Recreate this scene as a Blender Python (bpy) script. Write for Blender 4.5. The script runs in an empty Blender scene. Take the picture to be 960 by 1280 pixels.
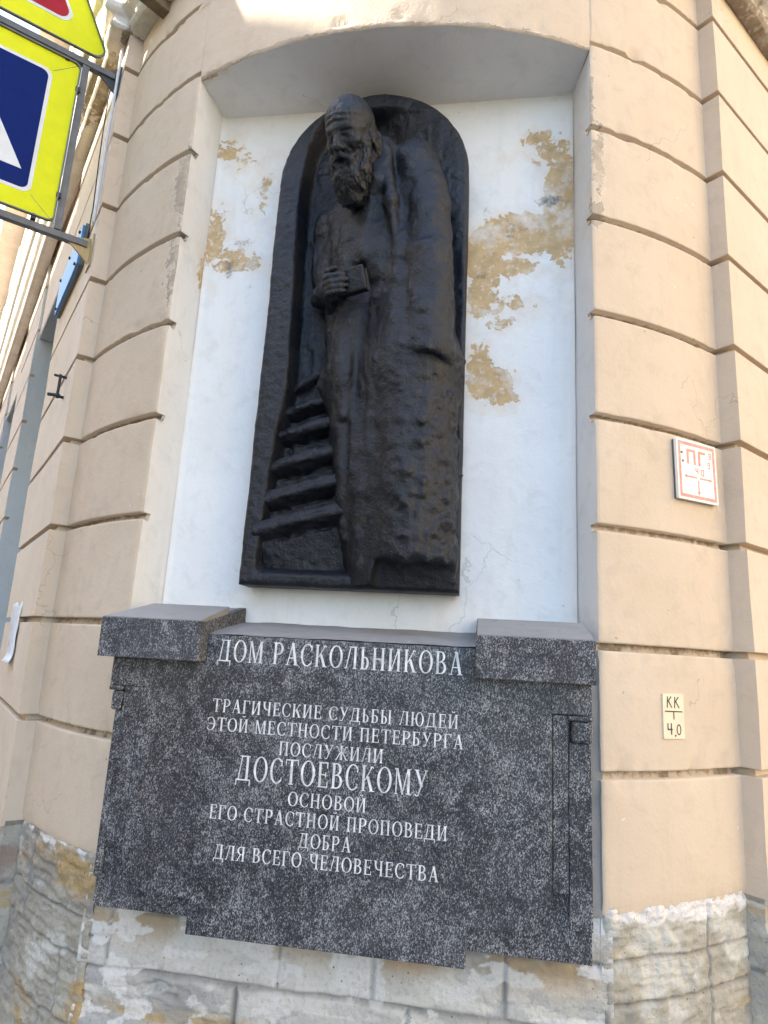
import bpy, bmesh, math, random
import numpy as np
from mathutils import Vector, Matrix
random.seed(4)
R = math.radians
SC = bpy.context.scene
COL = SC.collection

# ------------------------------------------------------------------ camera
FPX = 805.94                                    # focal length for a 960 x 1280 picture
CAMP = np.array([0.0, -2.6, 1.6])
CM = np.array([[0.98883354, 0.13920588, 0.05319721],
               [-0.02251985, -0.2132878, 0.97672983],
               [-0.14731285, 0.96702122, 0.20777124]])   # rows: right, up, forward
cam = bpy.data.cameras.new('camera')
cam.sensor_fit = 'VERTICAL'; cam.sensor_height = 36.0; cam.sensor_width = 27.0
cam.lens = FPX * 36.0 / 1280.0
cam.clip_start = 0.05; cam.clip_end = 2000.0
camo = bpy.data.objects.new('camera', cam); COL.objects.link(camo)
mw = Matrix.Identity(4)
for i in range(3):
    mw[i][0] = CM[0][i]; mw[i][1] = CM[1][i]; mw[i][2] = -CM[2][i]; mw[i][3] = CAMP[i]
camo.matrix_world = mw
SC.camera = camo

# ------------------------------------------------------------------ sky, sun, exposure
SUN_EL = R(35.0)
SUN_AZ = R(6.5)                                  # sun stands to the left (-x), a little in front of the corner
sdir = np.array([-math.cos(SUN_AZ) * math.cos(SUN_EL), -math.sin(SUN_AZ) * math.cos(SUN_EL), math.sin(SUN_EL)])
world = bpy.data.worlds.new('World'); SC.world = world; world.use_nodes = True
nt = world.node_tree; nt.nodes.clear()
sky = nt.nodes.new('ShaderNodeTexSky'); sky.sky_type = 'NISHITA'; sky.sun_disc = False
sky.sun_elevation = SUN_EL; sky.sun_rotation = math.atan2(sdir[0], sdir[1])
sky.air_density = 1.0; sky.dust_density = 1.0; sky.ozone_density = 1.0
bg = nt.nodes.new('ShaderNodeBackground'); bg.inputs['Strength'].default_value = 0.15
wo = nt.nodes.new('ShaderNodeOutputWorld')
nt.links.new(sky.outputs[0], bg.inputs['Color']); nt.links.new(bg.outputs[0], wo.inputs['Surface'])
sl = bpy.data.lights.new('sun', 'SUN'); sl.energy = 5.0; sl.angle = R(0.5); sl.color = (1.0, 0.90, 0.76)
slo = bpy.data.objects.new('sun', sl); COL.objects.link(slo)
slo.rotation_euler = Vector((-sdir[0], -sdir[1], -sdir[2])).to_track_quat('-Z', 'Y').to_euler()
SC.view_settings.view_transform = 'Standard'; SC.view_settings.look = 'None'
SC.view_settings.exposure = 2.60; SC.view_settings.gamma = 1.0; SC.view_settings.use_curve_mapping = False

# ------------------------------------------------------------------ helpers
_tabs = {}
def noise(P, freq, seed=0):
    """value noise in [-1,1] at points P (N,3)"""
    if seed not in _tabs:
        _tabs[seed] = np.random.RandomState(seed + 11).rand(64, 64, 64).astype(np.float32) * 2 - 1
    T = _tabs[seed]
    Q = np.asarray(P, dtype=np.float64) * freq + 17.3 + seed * 3.7
    I = np.floor(Q).astype(np.int64); F = (Q - I); F = F * F * (3 - 2 * F); I &= 63; J = (I + 1) & 63
    fx, fy, fz = F[..., 0], F[..., 1], F[..., 2]
    g = lambda a, b, c: T[a, b, c]
    x0, y0, z0 = I[..., 0], I[..., 1], I[..., 2]; x1, y1, z1 = J[..., 0], J[..., 1], J[..., 2]
    c00 = g(x0, y0, z0) * (1 - fx) + g(x1, y0, z0) * fx; c10 = g(x0, y1, z0) * (1 - fx) + g(x1, y1, z0) * fx
    c01 = g(x0, y0, z1) * (1 - fx) + g(x1, y0, z1) * fx; c11 = g(x0, y1, z1) * (1 - fx) + g(x1, y1, z1) * fx
    return (c00 * (1 - fy) + c10 * fy) * (1 - fz) + (c01 * (1 - fy) + c11 * fy) * fz
def fbm(P, freq, oct=4, seed=0, gain=.5):
    P = np.asarray(P); a = 1.0; s = 0.0; tot = 0.0
    for k in range(oct):
        s = s + a * noise(P, freq * 2 ** k, seed + k); tot += a; a *= gain
    return s / tot
def sstep(a, b, x):
    t = np.clip((x - a) / (b - a), 0, 1); return t * t * (3 - 2 * t)

def thing(name, label, cat, loc=(0, 0, 0), group=None):
    o = bpy.data.objects.new(name, None); COL.objects.link(o); o.location = loc; o.empty_display_size = .1
    o['label'] = label; o['category'] = cat
    if group: o['group'] = group
    return o
def tag(o, label, cat, group=None):
    o['label'] = label; o['category'] = cat
    if group: o['group'] = group
    return o
PLAST = {'white_limewash', 'grey_reveal_paint', 'weathered_white_stucco', 'grey_mortar'}
def mk(name, V, F, mats, parent=None, smooth=False, mi=None, attrs=None, col=None):
    """one mesh object; V in world coordinates"""
    V = np.asarray(V, dtype=np.float32).reshape(-1, 3)
    off = np.zeros(3)
    if parent is not None:
        p = parent
        while p is not None: off = off + np.array(p.location); p = p.parent
    else:
        off = np.array([V[:, 0].mean(), V[:, 1].mean(), V[:, 2].min()])
    me = bpy.data.meshes.new(name)
    if isinstance(F, np.ndarray):
        n = F.shape[0]; k = F.shape[1]
        me.vertices.add(len(V)); me.vertices.foreach_set('co', (V - off).astype(np.float32).ravel())
        me.loops.add(n * k); me.loops.foreach_set('vertex_index', F.astype(np.int32).ravel())
        me.polygons.add(n); me.polygons.foreach_set('loop_start', np.arange(0, n * k, k, dtype=np.int32))
        me.update(calc_edges=True)
    else:
        me.from_pydata([tuple(v) for v in (V - off)], [], [tuple(f) for f in F]); me.update()
    if not isinstance(mats, (list, tuple)): mats = [mats]
    for m in mats: me.materials.append(m)
    if mi is not None: me.polygons.foreach_set('material_index', np.asarray(mi, dtype=np.int32))
    if smooth: me.polygons.foreach_set('use_smooth', np.ones(len(me.polygons), dtype=bool))
    for k, a in (attrs or {}).items():
        at = me.attributes.new(k, 'FLOAT', 'POINT'); at.data.foreach_set('value', np.asarray(a, dtype=np.float32).ravel())
    if col is not None:
        at = me.attributes.new('Col', 'FLOAT_COLOR', 'POINT')
        c = np.ones((len(V), 4), dtype=np.float32); c[:, :3] = col; at.data.foreach_set('color', c.ravel())
    if 'peel' not in (attrs or {}) and any('plaster' in m.name or m.name in PLAST for m in mats):
        me.attributes.new('peel', 'FLOAT', 'POINT').data.foreach_set('value', np.full(len(V), -.5, dtype=np.float32))
    me.validate()
    o = bpy.data.objects.new(name, me); COL.objects.link(o)
    if parent is not None: o.parent = parent
    else: o.location = off
    return o
def gridF(nu, nv, base=0, flip=False):
    i, j = np.meshgrid(np.arange(nu - 1), np.arange(nv - 1), indexing='ij')
    a = base + i * nv + j; b = a + nv; c = b + 1; d = a + 1
    F = np.stack([a, b, c, d], -1).reshape(-1, 4)
    return F[:, ::-1].copy() if flip else F
class MB:
    """collects solids, builds ONE mesh"""
    def __init__(s): s.V = []; s.F = []; s.M = []
    def add(s, V, F, m=0):
        b = len(s.V); s.V += [tuple(map(float, v)) for v in V]
        for f in F: s.F.append([b + i for i in f]); s.M.append(m)
        return s
    def box(s, o, ax, ay, az, lo, hi, m=0, bev=0.0):
        """box in a frame o, axes ax ay az, from lo to hi, bevelled"""
        o, ax, ay, az = map(np.asarray, (o, ax, ay, az))
        bm = bmesh.new()
        vs = [bm.verts.new((x, y, z)) for x in (lo[0], hi[0]) for y in (lo[1], hi[1]) for z in (lo[2], hi[2])]
        for f in ((0, 1, 3, 2), (4, 6, 7, 5), (0, 4, 5, 1), (2, 3, 7, 6), (0, 2, 6, 4), (1, 5, 7, 3)):
            bm.faces.new([vs[i] for i in f])
        if bev > 0: bmesh.ops.bevel(bm, geom=bm.edges[:], offset=bev, segments=2, affect='EDGES', profile=.5)
        bm.verts.index_update()
        V = [o + ax * v.co.x + ay * v.co.y + az * v.co.z for v in bm.verts]
        s.add(V, [[v.index for v in f.verts] for f in bm.faces], m); bm.free(); return s
    def prism(s, pts, d, m=0):
        """polygon pts (N,3) extruded by vector d"""
        pts = np.asarray(pts, float); n = len(pts); d = np.asarray(d, float)
        V = list(pts) + list(pts + d)
        F = [list(range(n))[::-1], [n + i for i in range(n)]] + [[i, (i + 1) % n, n + (i + 1) % n, n + i] for i in range(n)]
        return s.add(V, F, m)
    def tube(s, path, r, n=8, m=0, cap=True):
        path = [np.asarray(p, float) for p in path]; rs = r if isinstance(r, (list, tuple)) else [r] * len(path)
        V = []; F = []; up = None
        for i, p in enumerate(path):
            t = path[min(i + 1, len(path) - 1)] - path[max(i - 1, 0)]; t = t / (np.linalg.norm(t) + 1e-9)
            if up is None:
                up = np.array([0, 0, 1.0]) if abs(t[2]) < .9 else np.array([1.0, 0, 0])
            x = np.cross(up, t); x /= np.linalg.norm(x) + 1e-9; up = np.cross(t, x)
            for k in range(n):
                a = 2 * math.pi * k / n; V.append(p + rs[i] * (math.cos(a) * x + math.sin(a) * up))
        for i in range(len(path) - 1):
            for k in range(n):
                a = i * n + k; b = i * n + (k + 1) % n; F.append([a, b, b + n, a + n])
        if cap:
            F.append(list(range(n))[::-1]); F.append([(len(path) - 1) * n + k for k in range(n)])
        return s.add(V, F, m)
    def build(s, name, mats, parent=None, smooth=False):
        return mk(name, s.V, s.F, mats, parent, smooth, mi=s.M)

def ray(px, py):
    return ((px - 480) / FPX) * CM[0] - ((py - 640) / FPX) * CM[1] + CM[2]
def at_y(px, py, y):
    w = ray(px, py); return CAMP + (y - CAMP[1]) / w[1] * w

# ------------------------------------------------------------------ materials
def newmat(name):
    m = bpy.data.materials.new(name); m.use_nodes = True
    t = m.node_tree; b = t.nodes['Principled BSDF']
    return m, t, b
class NT:
    def __init__(s, t): s.t = t; s.co = t.nodes.new('ShaderNodeTexCoord').outputs['Object']
    def n(s, ty, **kw):
        x = s.t.nodes.new(ty)
        for k, v in kw.items(): setattr(x, k, v)
        return x
    def link(s, a, b): s.t.links.new(a, b)
    def noise(s, scale, detail=4, rough=.55, dist=0, vec=None, stretch=None):
        x = s.n('ShaderNodeTexNoise'); x.inputs['Scale'].default_value = scale
        x.inputs['Detail'].default_value = detail; x.inputs['Roughness'].default_value = rough; x.inputs['Distortion'].default_value = dist
        v = vec or s.co
        if stretch:
            mp = s.n('ShaderNodeMapping'); mp.inputs['Scale'].default_value = stretch; s.link(v, mp.inputs['Vector']); v = mp.outputs[0]
        s.link(v, x.inputs['Vector']); return x.outputs['Fac']
    def ramp(s, fac, stops):
        x = s.n('ShaderNodeValToRGB'); e = x.color_ramp.elements
        while len(e) < len(stops): e.new(.5)
        for el, (p, c) in zip(e, stops):
            el.position = p; el.color = (*c, 1) if len(c) == 3 else c
        s.link(fac, x.inputs[0]); return x.outputs[0]
    def mix(s, f, a, b, mode='MIX'):
        x = s.n('ShaderNodeMix', data_type='RGBA', blend_type=mode)
        for sock, v in ((x.inputs[0], f), (x.inputs[6], a), (x.inputs[7], b)):
            if isinstance(v, (int, float)): sock.default_value = v
            elif isinstance(v, tuple): sock.default_value = (*v, 1)
            else: s.link(v, sock)
        return x.outputs[2]
    def math(s, op, a, b=0.0, c=0.0, clamp=False):
        x = s.n('ShaderNodeMath', operation=op, use_clamp=clamp)
        for sock, v in zip(x.inputs, (a, b, c)):
            if isinstance(v, (int, float)): sock.default_value = v
            else: s.link(v, sock)
        return x.outputs[0]
    def rng(s, v, a, b, c=0., d=1.):
        x = s.n('ShaderNodeMapRange', clamp=True)
        s.link(v, x.inputs[0]); 
        for k, q in zip((1, 2, 3, 4), (a, b, c, d)): x.inputs[k].default_value = q
        return x.outputs[0]
    def attr(s, name, out='Fac'):
        x = s.n('ShaderNodeAttribute', attribute_name=name); return x.outputs[out]
    def bump(s, h, strength, dist, prev=None):
        x = s.n('ShaderNodeBump'); x.inputs['Strength'].default_value = strength; x.inputs['Distance'].default_value = dist
        s.link(h, x.inputs['Height'])
        if prev: s.link(prev, x.inputs['Normal'])
        return x.outputs[0]

def plaster_mat(name, base, dark, light, under, rough=.85, grain=.5, spots=1.0, grime_shade=(.10, .10, .105)):
    """painted plaster: mottled, fine cracks and pits, flaked places (attribute 'peel') show the coat below"""
    m, t, b = newmat(name); q = NT(t)
    n1 = q.noise(2.3, 3, .6); n2 = q.noise(11, 4, .6, .4); n3 = q.noise(70, 2, .6)
    c = q.mix(q.rng(n1, .35, .7), base, light)
    c = q.mix(q.math('MULTIPLY', q.rng(n2, .52, .75), .55), c, dark)
    vr = q.n('ShaderNodeTexVoronoi', feature='F1', distance='CHEBYCHEV'); vr.inputs['Scale'].default_value = 1.35; q.link(q.co, vr.inputs['Vector'])
    sr = q.n('ShaderNodeSeparateColor'); q.link(vr.outputs['Color'], sr.inputs[0])
    c = q.mix(q.rng(sr.outputs[0], .2, .9, 0, .22), c, light)
    # streaks running down
    st = q.noise(16, 4, .6, 0, None, (1, 1, .09))
    c = q.mix(q.math('MULTIPLY', q.rng(st, .56, .78), .30), c, dark)
    # pits, flecks of lost paint
    v = q.n('ShaderNodeTexVoronoi', feature='F1'); v.inputs['Scale'].default_value = 15; v.inputs['Randomness'].default_value = 1
    wv = q.n('ShaderNodeVectorMath', operation='ADD'); sc = q.n('ShaderNodeVectorMath', operation='SCALE')
    nn = q.n('ShaderNodeTexNoise'); nn.inputs['Scale'].default_value = 40; q.link(q.co, nn.inputs['Vector'])
    q.link(nn.outputs['Color'], sc.inputs[0]); sc.inputs['Scale'].default_value = .03
    q.link(q.co, wv.inputs[0]); q.link(sc.outputs[0], wv.inputs[1]); q.link(wv.outputs[0], v.inputs['Vector'])
    sel = q.math('GREATER_THAN', q.noise(7.0, 2, .5), .60)
    spot = q.math('MULTIPLY', q.math('LESS_THAN', v.outputs['Distance'], .09 * spots), sel)
    c = q.mix(q.math('MULTIPLY', spot, .6), c, q.mix(q.math('GREATER_THAN', q.noise(3.1, 1), .52), tuple(x * .45 for x in base), (.74, .72, .68)))
    # flaking, with the coat's shade varying
    pe = q.attr('peel')
    f = q.math('ADD', pe, q.math('MULTIPLY', q.math('SUBTRACT', q.noise(24, 6, .62, .5), .5), .125))
    mask = q.rng(f, -.002, .003)
    un = q.mix(q.rng(q.noise(14, 5, .65), .35, .68), under, tuple(x * .72 for x in under))
    un = q.mix(q.math('MULTIPLY', q.rng(q.noise(34, 4, .6), .55, .72), .6), un, light)
    rim = q.math('MULTIPLY', q.rng(f, -.012, 0.0), q.math('SUBTRACT', 1.0, mask))
    c = q.mix(q.math('MULTIPLY', rim, .35), c, (.80, .79, .76))
    c = q.mix(q.rng(q.math('ADD', pe, q.math('MULTIPLY', q.math('SUBTRACT', q.noise(9, 5, .7), .5), .30)), -.05, .03, 0, .30), c, tuple(min(1, x * 1.12) for x in under))
    c = q.mix(mask, c, un)
    c = q.mix(q.math('MULTIPLY', mask, q.rng(q.noise(5, 4, .65), .50, .62, 0, .5)), c, light)
    # soiling, plus shade painted into recesses (one point attribute), broken up
    dm = q.math('ADD', q.attr('dirt_shade'), q.math('MULTIPLY', q.math('SUBTRACT', q.noise(38, 6, .7), .5), 1.5))
    dmask = q.math('MULTIPLY', q.rng(dm, .42, .80), .8)
    c = q.mix(dmask, c, grime_shade)
    # hairline cracks, sparse
    cv = q.n('ShaderNodeTexVoronoi', feature='DISTANCE_TO_EDGE'); cv.inputs['Scale'].default_value = 1.9
    sc2 = q.n('ShaderNodeVectorMath', operation='SCALE'); sc2.inputs['Scale'].default_value = .35
    nn2 = q.n('ShaderNodeTexNoise'); nn2.inputs['Scale'].default_value = 5; nn2.inputs['Detail'].default_value = 4; q.link(q.co, nn2.inputs['Vector'])
    q.link(nn2.outputs['Color'], sc2.inputs[0]); wv2 = q.n('ShaderNodeVectorMath', operation='ADD')
    q.link(q.co, wv2.inputs[0]); q.link(sc2.outputs[0], wv2.inputs[1]); q.link(wv2.outputs[0], cv.inputs['Vector'])
    crk = q.math('MULTIPLY', q.math('LESS_THAN', cv.outputs['Distance'], .0045), q.math('GREATER_THAN', q.noise(1.7, 2), .60))
    c = q.mix(q.math('MULTIPLY', crk, .34), c, tuple(x * .42 for x in base))
    q.link(c, b.inputs['Base Color']); b.inputs['Roughness'].default_value = rough
    h = q.math('ADD', q.math('MULTIPLY', n2, 1.0), q.math('MULTIPLY', n3, .32))
    h = q.math('SUBTRACT', h, q.math('MULTIPLY', mask, .9))
    q.link(q.bump(h, grain, .006), b.inputs['Normal'])
    return m
M = {}
M['facade'] = plaster_mat('beige_painted_plaster', (.585, .468, .348), (.465, .375, .285), (.63, .515, .395), (.46, .38, .29), grime_shade=(.17, .125, .080))
M['niche'] = plaster_mat('white_limewash', (.74, .74, .73), (.60, .60, .59), (.80, .80, .79), (.60, .425, .225), spots=.8)
M['reveal'] = plaster_mat('grey_reveal_paint', (.52, .52, .52), (.46, .46, .46), (.56, .56, .56), (.4, .35, .3))
M['cornice'] = plaster_mat('weathered_white_stucco', (.62, .57, .50), (.40, .37, .33), (.72, .68, .62), (.30, .24, .18))

def simple(name, col, rough=.6, metal=0.0, bumps=0.0, bscale=60, var=.25, spec=.5):
    m, t, b = newmat(name); q = NT(t)
    n = q.noise(bscale * .25, 4, .6)
    c = q.mix(q.rng(n, .3, .7), tuple(x * (1 - var) for x in col), tuple(min(1, x * (1 + var * .5)) for x in col))
    q.link(c, b.inputs['Base Color']); b.inputs['Roughness'].default_value = rough; b.inputs['Metallic'].default_value = metal
    b.inputs['Specular IOR Level'].default_value = spec
    if bumps: q.link(q.bump(q.noise(bscale, 4, .6), bumps, .004), b.inputs['Normal'])
    return m
def attr_mat(name, rough=.85, grain=.7, scale=55):
    m, t, b = newmat(name); q = NT(t)
    c = q.attr('Col', 'Color'); n = q.noise(scale, 6, .65); n2 = q.noise(scale * .28, 5, .6)
    c = q.mix(q.rng(n, .52, .74, 0, .45), c, (.20, .19, .175))
    c = q.mix(q.rng(n2, .55, .75, 0, .45), c, (.60, .58, .53))
    v = q.n('ShaderNodeTexVoronoi'); v.inputs['Scale'].default_value = 42; q.link(q.co, v.inputs['Vector'])
    pit = q.math('MULTIPLY', q.math('LESS_THAN', q.math('ADD', v.outputs['Distance'], q.math('MULTIPLY', q.math('SUBTRACT', n, .5), .5)), .10), q.math('GREATER_THAN', q.noise(9, 2), .53))
    c = q.mix(q.math('MULTIPLY', pit, .75), c, (.06, .055, .05))
    q.link(c, b.inputs['Base Color']); b.inputs['Roughness'].default_value = rough
    h = q.math('SUBTRACT', q.math('ADD', n, q.math('MULTIPLY', n2, .7)), q.math('MULTIPLY', pit, .5))
    q.link(q.bump(h, grain, .012), b.inputs['Normal']); return m
M['limestone'] = attr_mat('weathered_limestone')

def granite(name, rough=.42, lift=0.0):
    m, t, b = newmat(name); q = NT(t)
    mp = q.n('ShaderNodeMapping'); mp.inputs['Rotation'].default_value = (0, R(38), 0); mp.inputs['Scale'].default_value = (1.5, 1, .85)
    q.link(q.co, mp.inputs['Vector'])
    v = q.n('ShaderNodeTexVoronoi'); v.inputs['Scale'].default_value = 255; q.link(mp.outputs[0], v.inputs['Vector'])
    sx = q.n('ShaderNodeSeparateColor'); q.link(v.outputs['Color'], sx.inputs[0])
    v2 = q.n('ShaderNodeTexVoronoi'); v2.inputs['Scale'].default_value = 450; q.link(mp.outputs[0], v2.inputs['Vector'])
    sx2 = q.n('ShaderNodeSeparateColor'); q.link(v2.outputs['Color'], sx2.inputs[0])
    a = q.math('ADD', q.math('MULTIPLY', sx.outputs[0], .62), q.math('MULTIPLY', sx2.outputs[0], .38))
    cl = q.noise(6, 5, .66, 1.6); cl2 = q.noise(45, 3, .6)
    a = q.math('ADD', a, q.math('ADD', q.math('MULTIPLY', q.math('SUBTRACT', cl, .5), .85), q.math('MULTIPLY', q.math('SUBTRACT', cl2, .5), .5)))
    c = q.ramp(a, [(.22, (.006, .0065, .009)), (.42, (.016, .017, .023)), (.55, (.045, .048, .058)), (.70, (.125, .128, .140)), (.90, (.37, .37, .37))])
    # dust that lies on it
    c = q.mix(q.rng(q.noise(3.0, 4, .6), .45, .75, lift, .10 + lift), c, (.22, .22, .23))
    q.link(c, b.inputs['Base Color']); b.inputs['Roughness'].default_value = rough
    q.link(q.bump(q.math('ADD', a, q.math('MULTIPLY', cl2, .6)), .12, .003), b.inputs['Normal']); return m
M['granite'] = granite('dark_speckled_granite')
M['granite_hewn'] = granite('bush_hammered_granite', .8, .10)
M['mortar'] = plaster_mat('grey_mortar', (.22, .215, .21), (.15, .148, .145), (.28, .275, .265), (.25, .24, .22))
M['letter'] = simple('white_letter_paint', (.74, .74, .74), .75, bumps=.2, bscale=160, var=.35)

def bronze():
    m, t, b = newmat('dark_patinated_bronze'); q = NT(t)
    n1 = q.noise(7, 6, .62, .3); n2 = q.noise(38, 6, .62); st = q.noise(26, 4, .6, 0, None, (1, 1, .10)); n3 = q.noise(130, 3, .6)
    c = q.mix(q.rng(n1, .35, .7), (.0060, .0076, .0120), (.0125, .0150, .0225))
    c = q.mix(q.rng(st, .58, .80, 0, .40), c, (.040, .043, .050))
    c = q.mix(q.rng(n2, .60, .80, 0, .5), c, (.024, .025, .029))
    q.link(c, b.inputs['Base Color']); b.inputs['Metallic'].default_value = .25
    q.link(q.rng(n1, .3, .7, .36, .56), b.inputs['Roughness'])
    b.inputs['Specular IOR Level'].default_value = .55
    h = q.math('ADD', n2, q.math('ADD', q.math('MULTIPLY', n3, .3), q.math('MULTIPLY', st, .5)))
    q.link(q.bump(h, .75, .012), b.inputs['Normal']); return m
M['bronze'] = bronze()
M['iron'] = simple('dark_iron', (.035, .035, .037), .55, .3, .2)
M['steel'] = simple('grey_painted_steel', (.13, .135, .14), .5, .1, .1)
M['gusset'] = simple('dark_green_grey_gusset', (.05, .06, .065), .55, .1, .1)
M['gusset_ochre'] = simple('ochre_painted_gusset', (.50, .36, .17), .7, 0, .2)
M['fluo'] = simple('fluorescent_yellow_green', (.68, .71, .003), .5, 0, 0, var=.06, spec=.2)
M['signblue'] = simple('sign_blue', (.0010, .013, .125), .5, 0, 0, var=.12, spec=.1)
M['signred'] = simple('sign_red', (.36, .008, .018), .5, 0, 0, var=.12, spec=.2)
M['signwhite'] = simple('sign_white', (.66, .67, .68), .4, 0, 0, var=.08)
M['black'] = simple('black_film', (.02, .02, .02), .5)
M['plateblue'] = simple('blue_enamel', (.07, .26, .60), .5, 0, 0, var=.1)
M['pgwhite'] = simple('faded_white_sign', (.85, .80, .76), .5, var=.06)
M['pgred'] = simple('faded_red_print', (.75, .32, .27), .6, bscale=200, var=.35)
M['cream'] = simple('cream_paint_patch', (.80, .69, .50), .8, 0, .2, var=.07)
M['pencil'] = simple('dark_brown_marker', (.07, .055, .04), .7, var=.2)
M['paper'] = simple('torn_white_paper', (.72, .73, .76), .8, 0, .2, 90, .1)
M['pipe'] = simple('white_conduit', (.66, .66, .66), .5, 0, .1, var=.15)
M['wood'] = simple('brown_weathered_beam', (.20, .145, .085), .8, 0, .4, 70, .35)
M['frame'] = simple('white_window_frame', (.55, .55, .54), .5, var=.12)
def glass():
    m, t, b = newmat('window_glass'); q = NT(t)
    b.inputs['Base Color'].default_value = (.02, .025, .03, 1); b.inputs['Roughness'].default_value = .03
    b.inputs['Specular IOR Level'].default_value = 1.0
    q.link(q.bump(q.noise(1.5, 2), .05, .05), b.inputs['Normal']); return m
M['glass'] = glass()
M['yellow_house'] = plaster_mat('yellow_plaster', (.72, .56, .32), (.62, .48, .28), (.78, .62, .38), (.5, .4, .28))  # plain yellow wall colour, shared by both houses across
M['roof'] = simple('brown_metal_roof', (.12, .07, .05), .6, .1, .2, 10)
M['asphalt'] = simple('asphalt', (.055, .055, .057), .9, 0, .6, 120, .3)
M['paving'] = simple('grey_paving_stone', (.30, .29, .27), .9, 0, .5, 80, .2)
M['ground'] = simple('dusty_ground', (.22, .20, .17), .95, 0, .4, 30, .2)

# ------------------------------------------------------------------ ground
def sheet(name, x0, x1, y0, y1, z, mat):
    o = mk(name, [(x0, y0, z), (x1, y0, z), (x1, y1, z), (x0, y1, z)], [[0, 1, 2, 3]], mat); o['kind'] = 'structure'; return o
sheet('ground', -400, 400, -400, 400, -.16, M['ground'])
sheet('road', -60, 60, -60, 60, -.14, M['asphalt'])
CX, CY, RAD = -.465, 1.794, 2.2
Ld = np.array([-.684, .729, 0]); Ln = np.array([-.729, -.684, 0])
Rd = np.array([.684, .729, 0]); Rn = np.array([.729, -.684, 0])
L0 = np.array([-1.925, .148, 0]); R0 = np.array([.994, .148, 0])
def fp(side, t, s, z):
    if side == 'L': return L0 + t * Ld + s * Ln + np.array([0, 0, z])
    return R0 + t * Rd + s * Rn + np.array([0, 0, z])
pv = MB()
pts = [fp('L', 40, 2.6, 0)] + [fp('L', .5, 2.6, 0)]
for a in range(-40, 41, 8):
    pts.append(np.array([CX + (RAD + 2.6) * math.sin(R(a)), CY - (RAD + 2.6) * math.cos(R(a)), 0]))
pts += [fp('R', .5, 2.6, 0), fp('R', 40, 2.6, 0), fp('R', 40, -.6, 0), np.array([CX, CY + 1, 0]), fp('L', 40, -.6, 0)]
pv.prism(np.array(pts) - np.array([0, 0, .13]), (0, 0, .13))
pvo = pv.build('pavement', M['paving']); pvo['kind'] = 'structure'

# ------------------------------------------------------------------ the corner house
house = thing('corner_house', 'beige plastered corner house with banded rounded corner, white niche and limestone plinth', 'house', (CX, CY, 0))
JOINT = [1.225 + .4265 * k for k in range(9)]
GPROF = [(-.024, 0.0), (-.0180, 0.0), (-.0160, .0022), (-.0150, .034), (.0110, .040), (.0118, .0022), (.0138, .0), (.020, .0)]
def zlevels(z0, z1, step=.03):
    zs = [z0, z1]
    for j in JOINT:
        for dz, _ in GPROF:
            if z0 < j + dz < z1: zs.append(j + dz)
    zs = sorted(zs); out = []
    for a, b in zip(zs[:-1], zs[1:]):
        n = max(1, int(round((b - a) / step))); out += [a + (b - a) * k / n for k in range(n)]
    return np.array(out + [zs[-1]])
def groove(z):
    z = np.asarray(z); g = np.zeros_like(z)
    for j in JOINT:
        g = np.maximum(g, np.interp(z - j, [p[0] for p in GPROF], [p[1] for p in GPROF], left=0, right=0))
    return g
THL, THR = -math.asin(.880 / RAD), math.asin(.888 / RAD)
TH0, TH1 = R(-41.6), R(41.6)
ZP0, ZSOF, ZCOR = .80, 4.170, 4.87
def blob(x, z, cx, cz, rx, rz):
    return 1 - np.sqrt(((x - cx) / rx) ** 2 + ((z - cz) / rz) ** 2)
WV = []; WF = []; WPEEL = []; WDIRT_SHADE = []; nbase = 0
edgecols = {}
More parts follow.
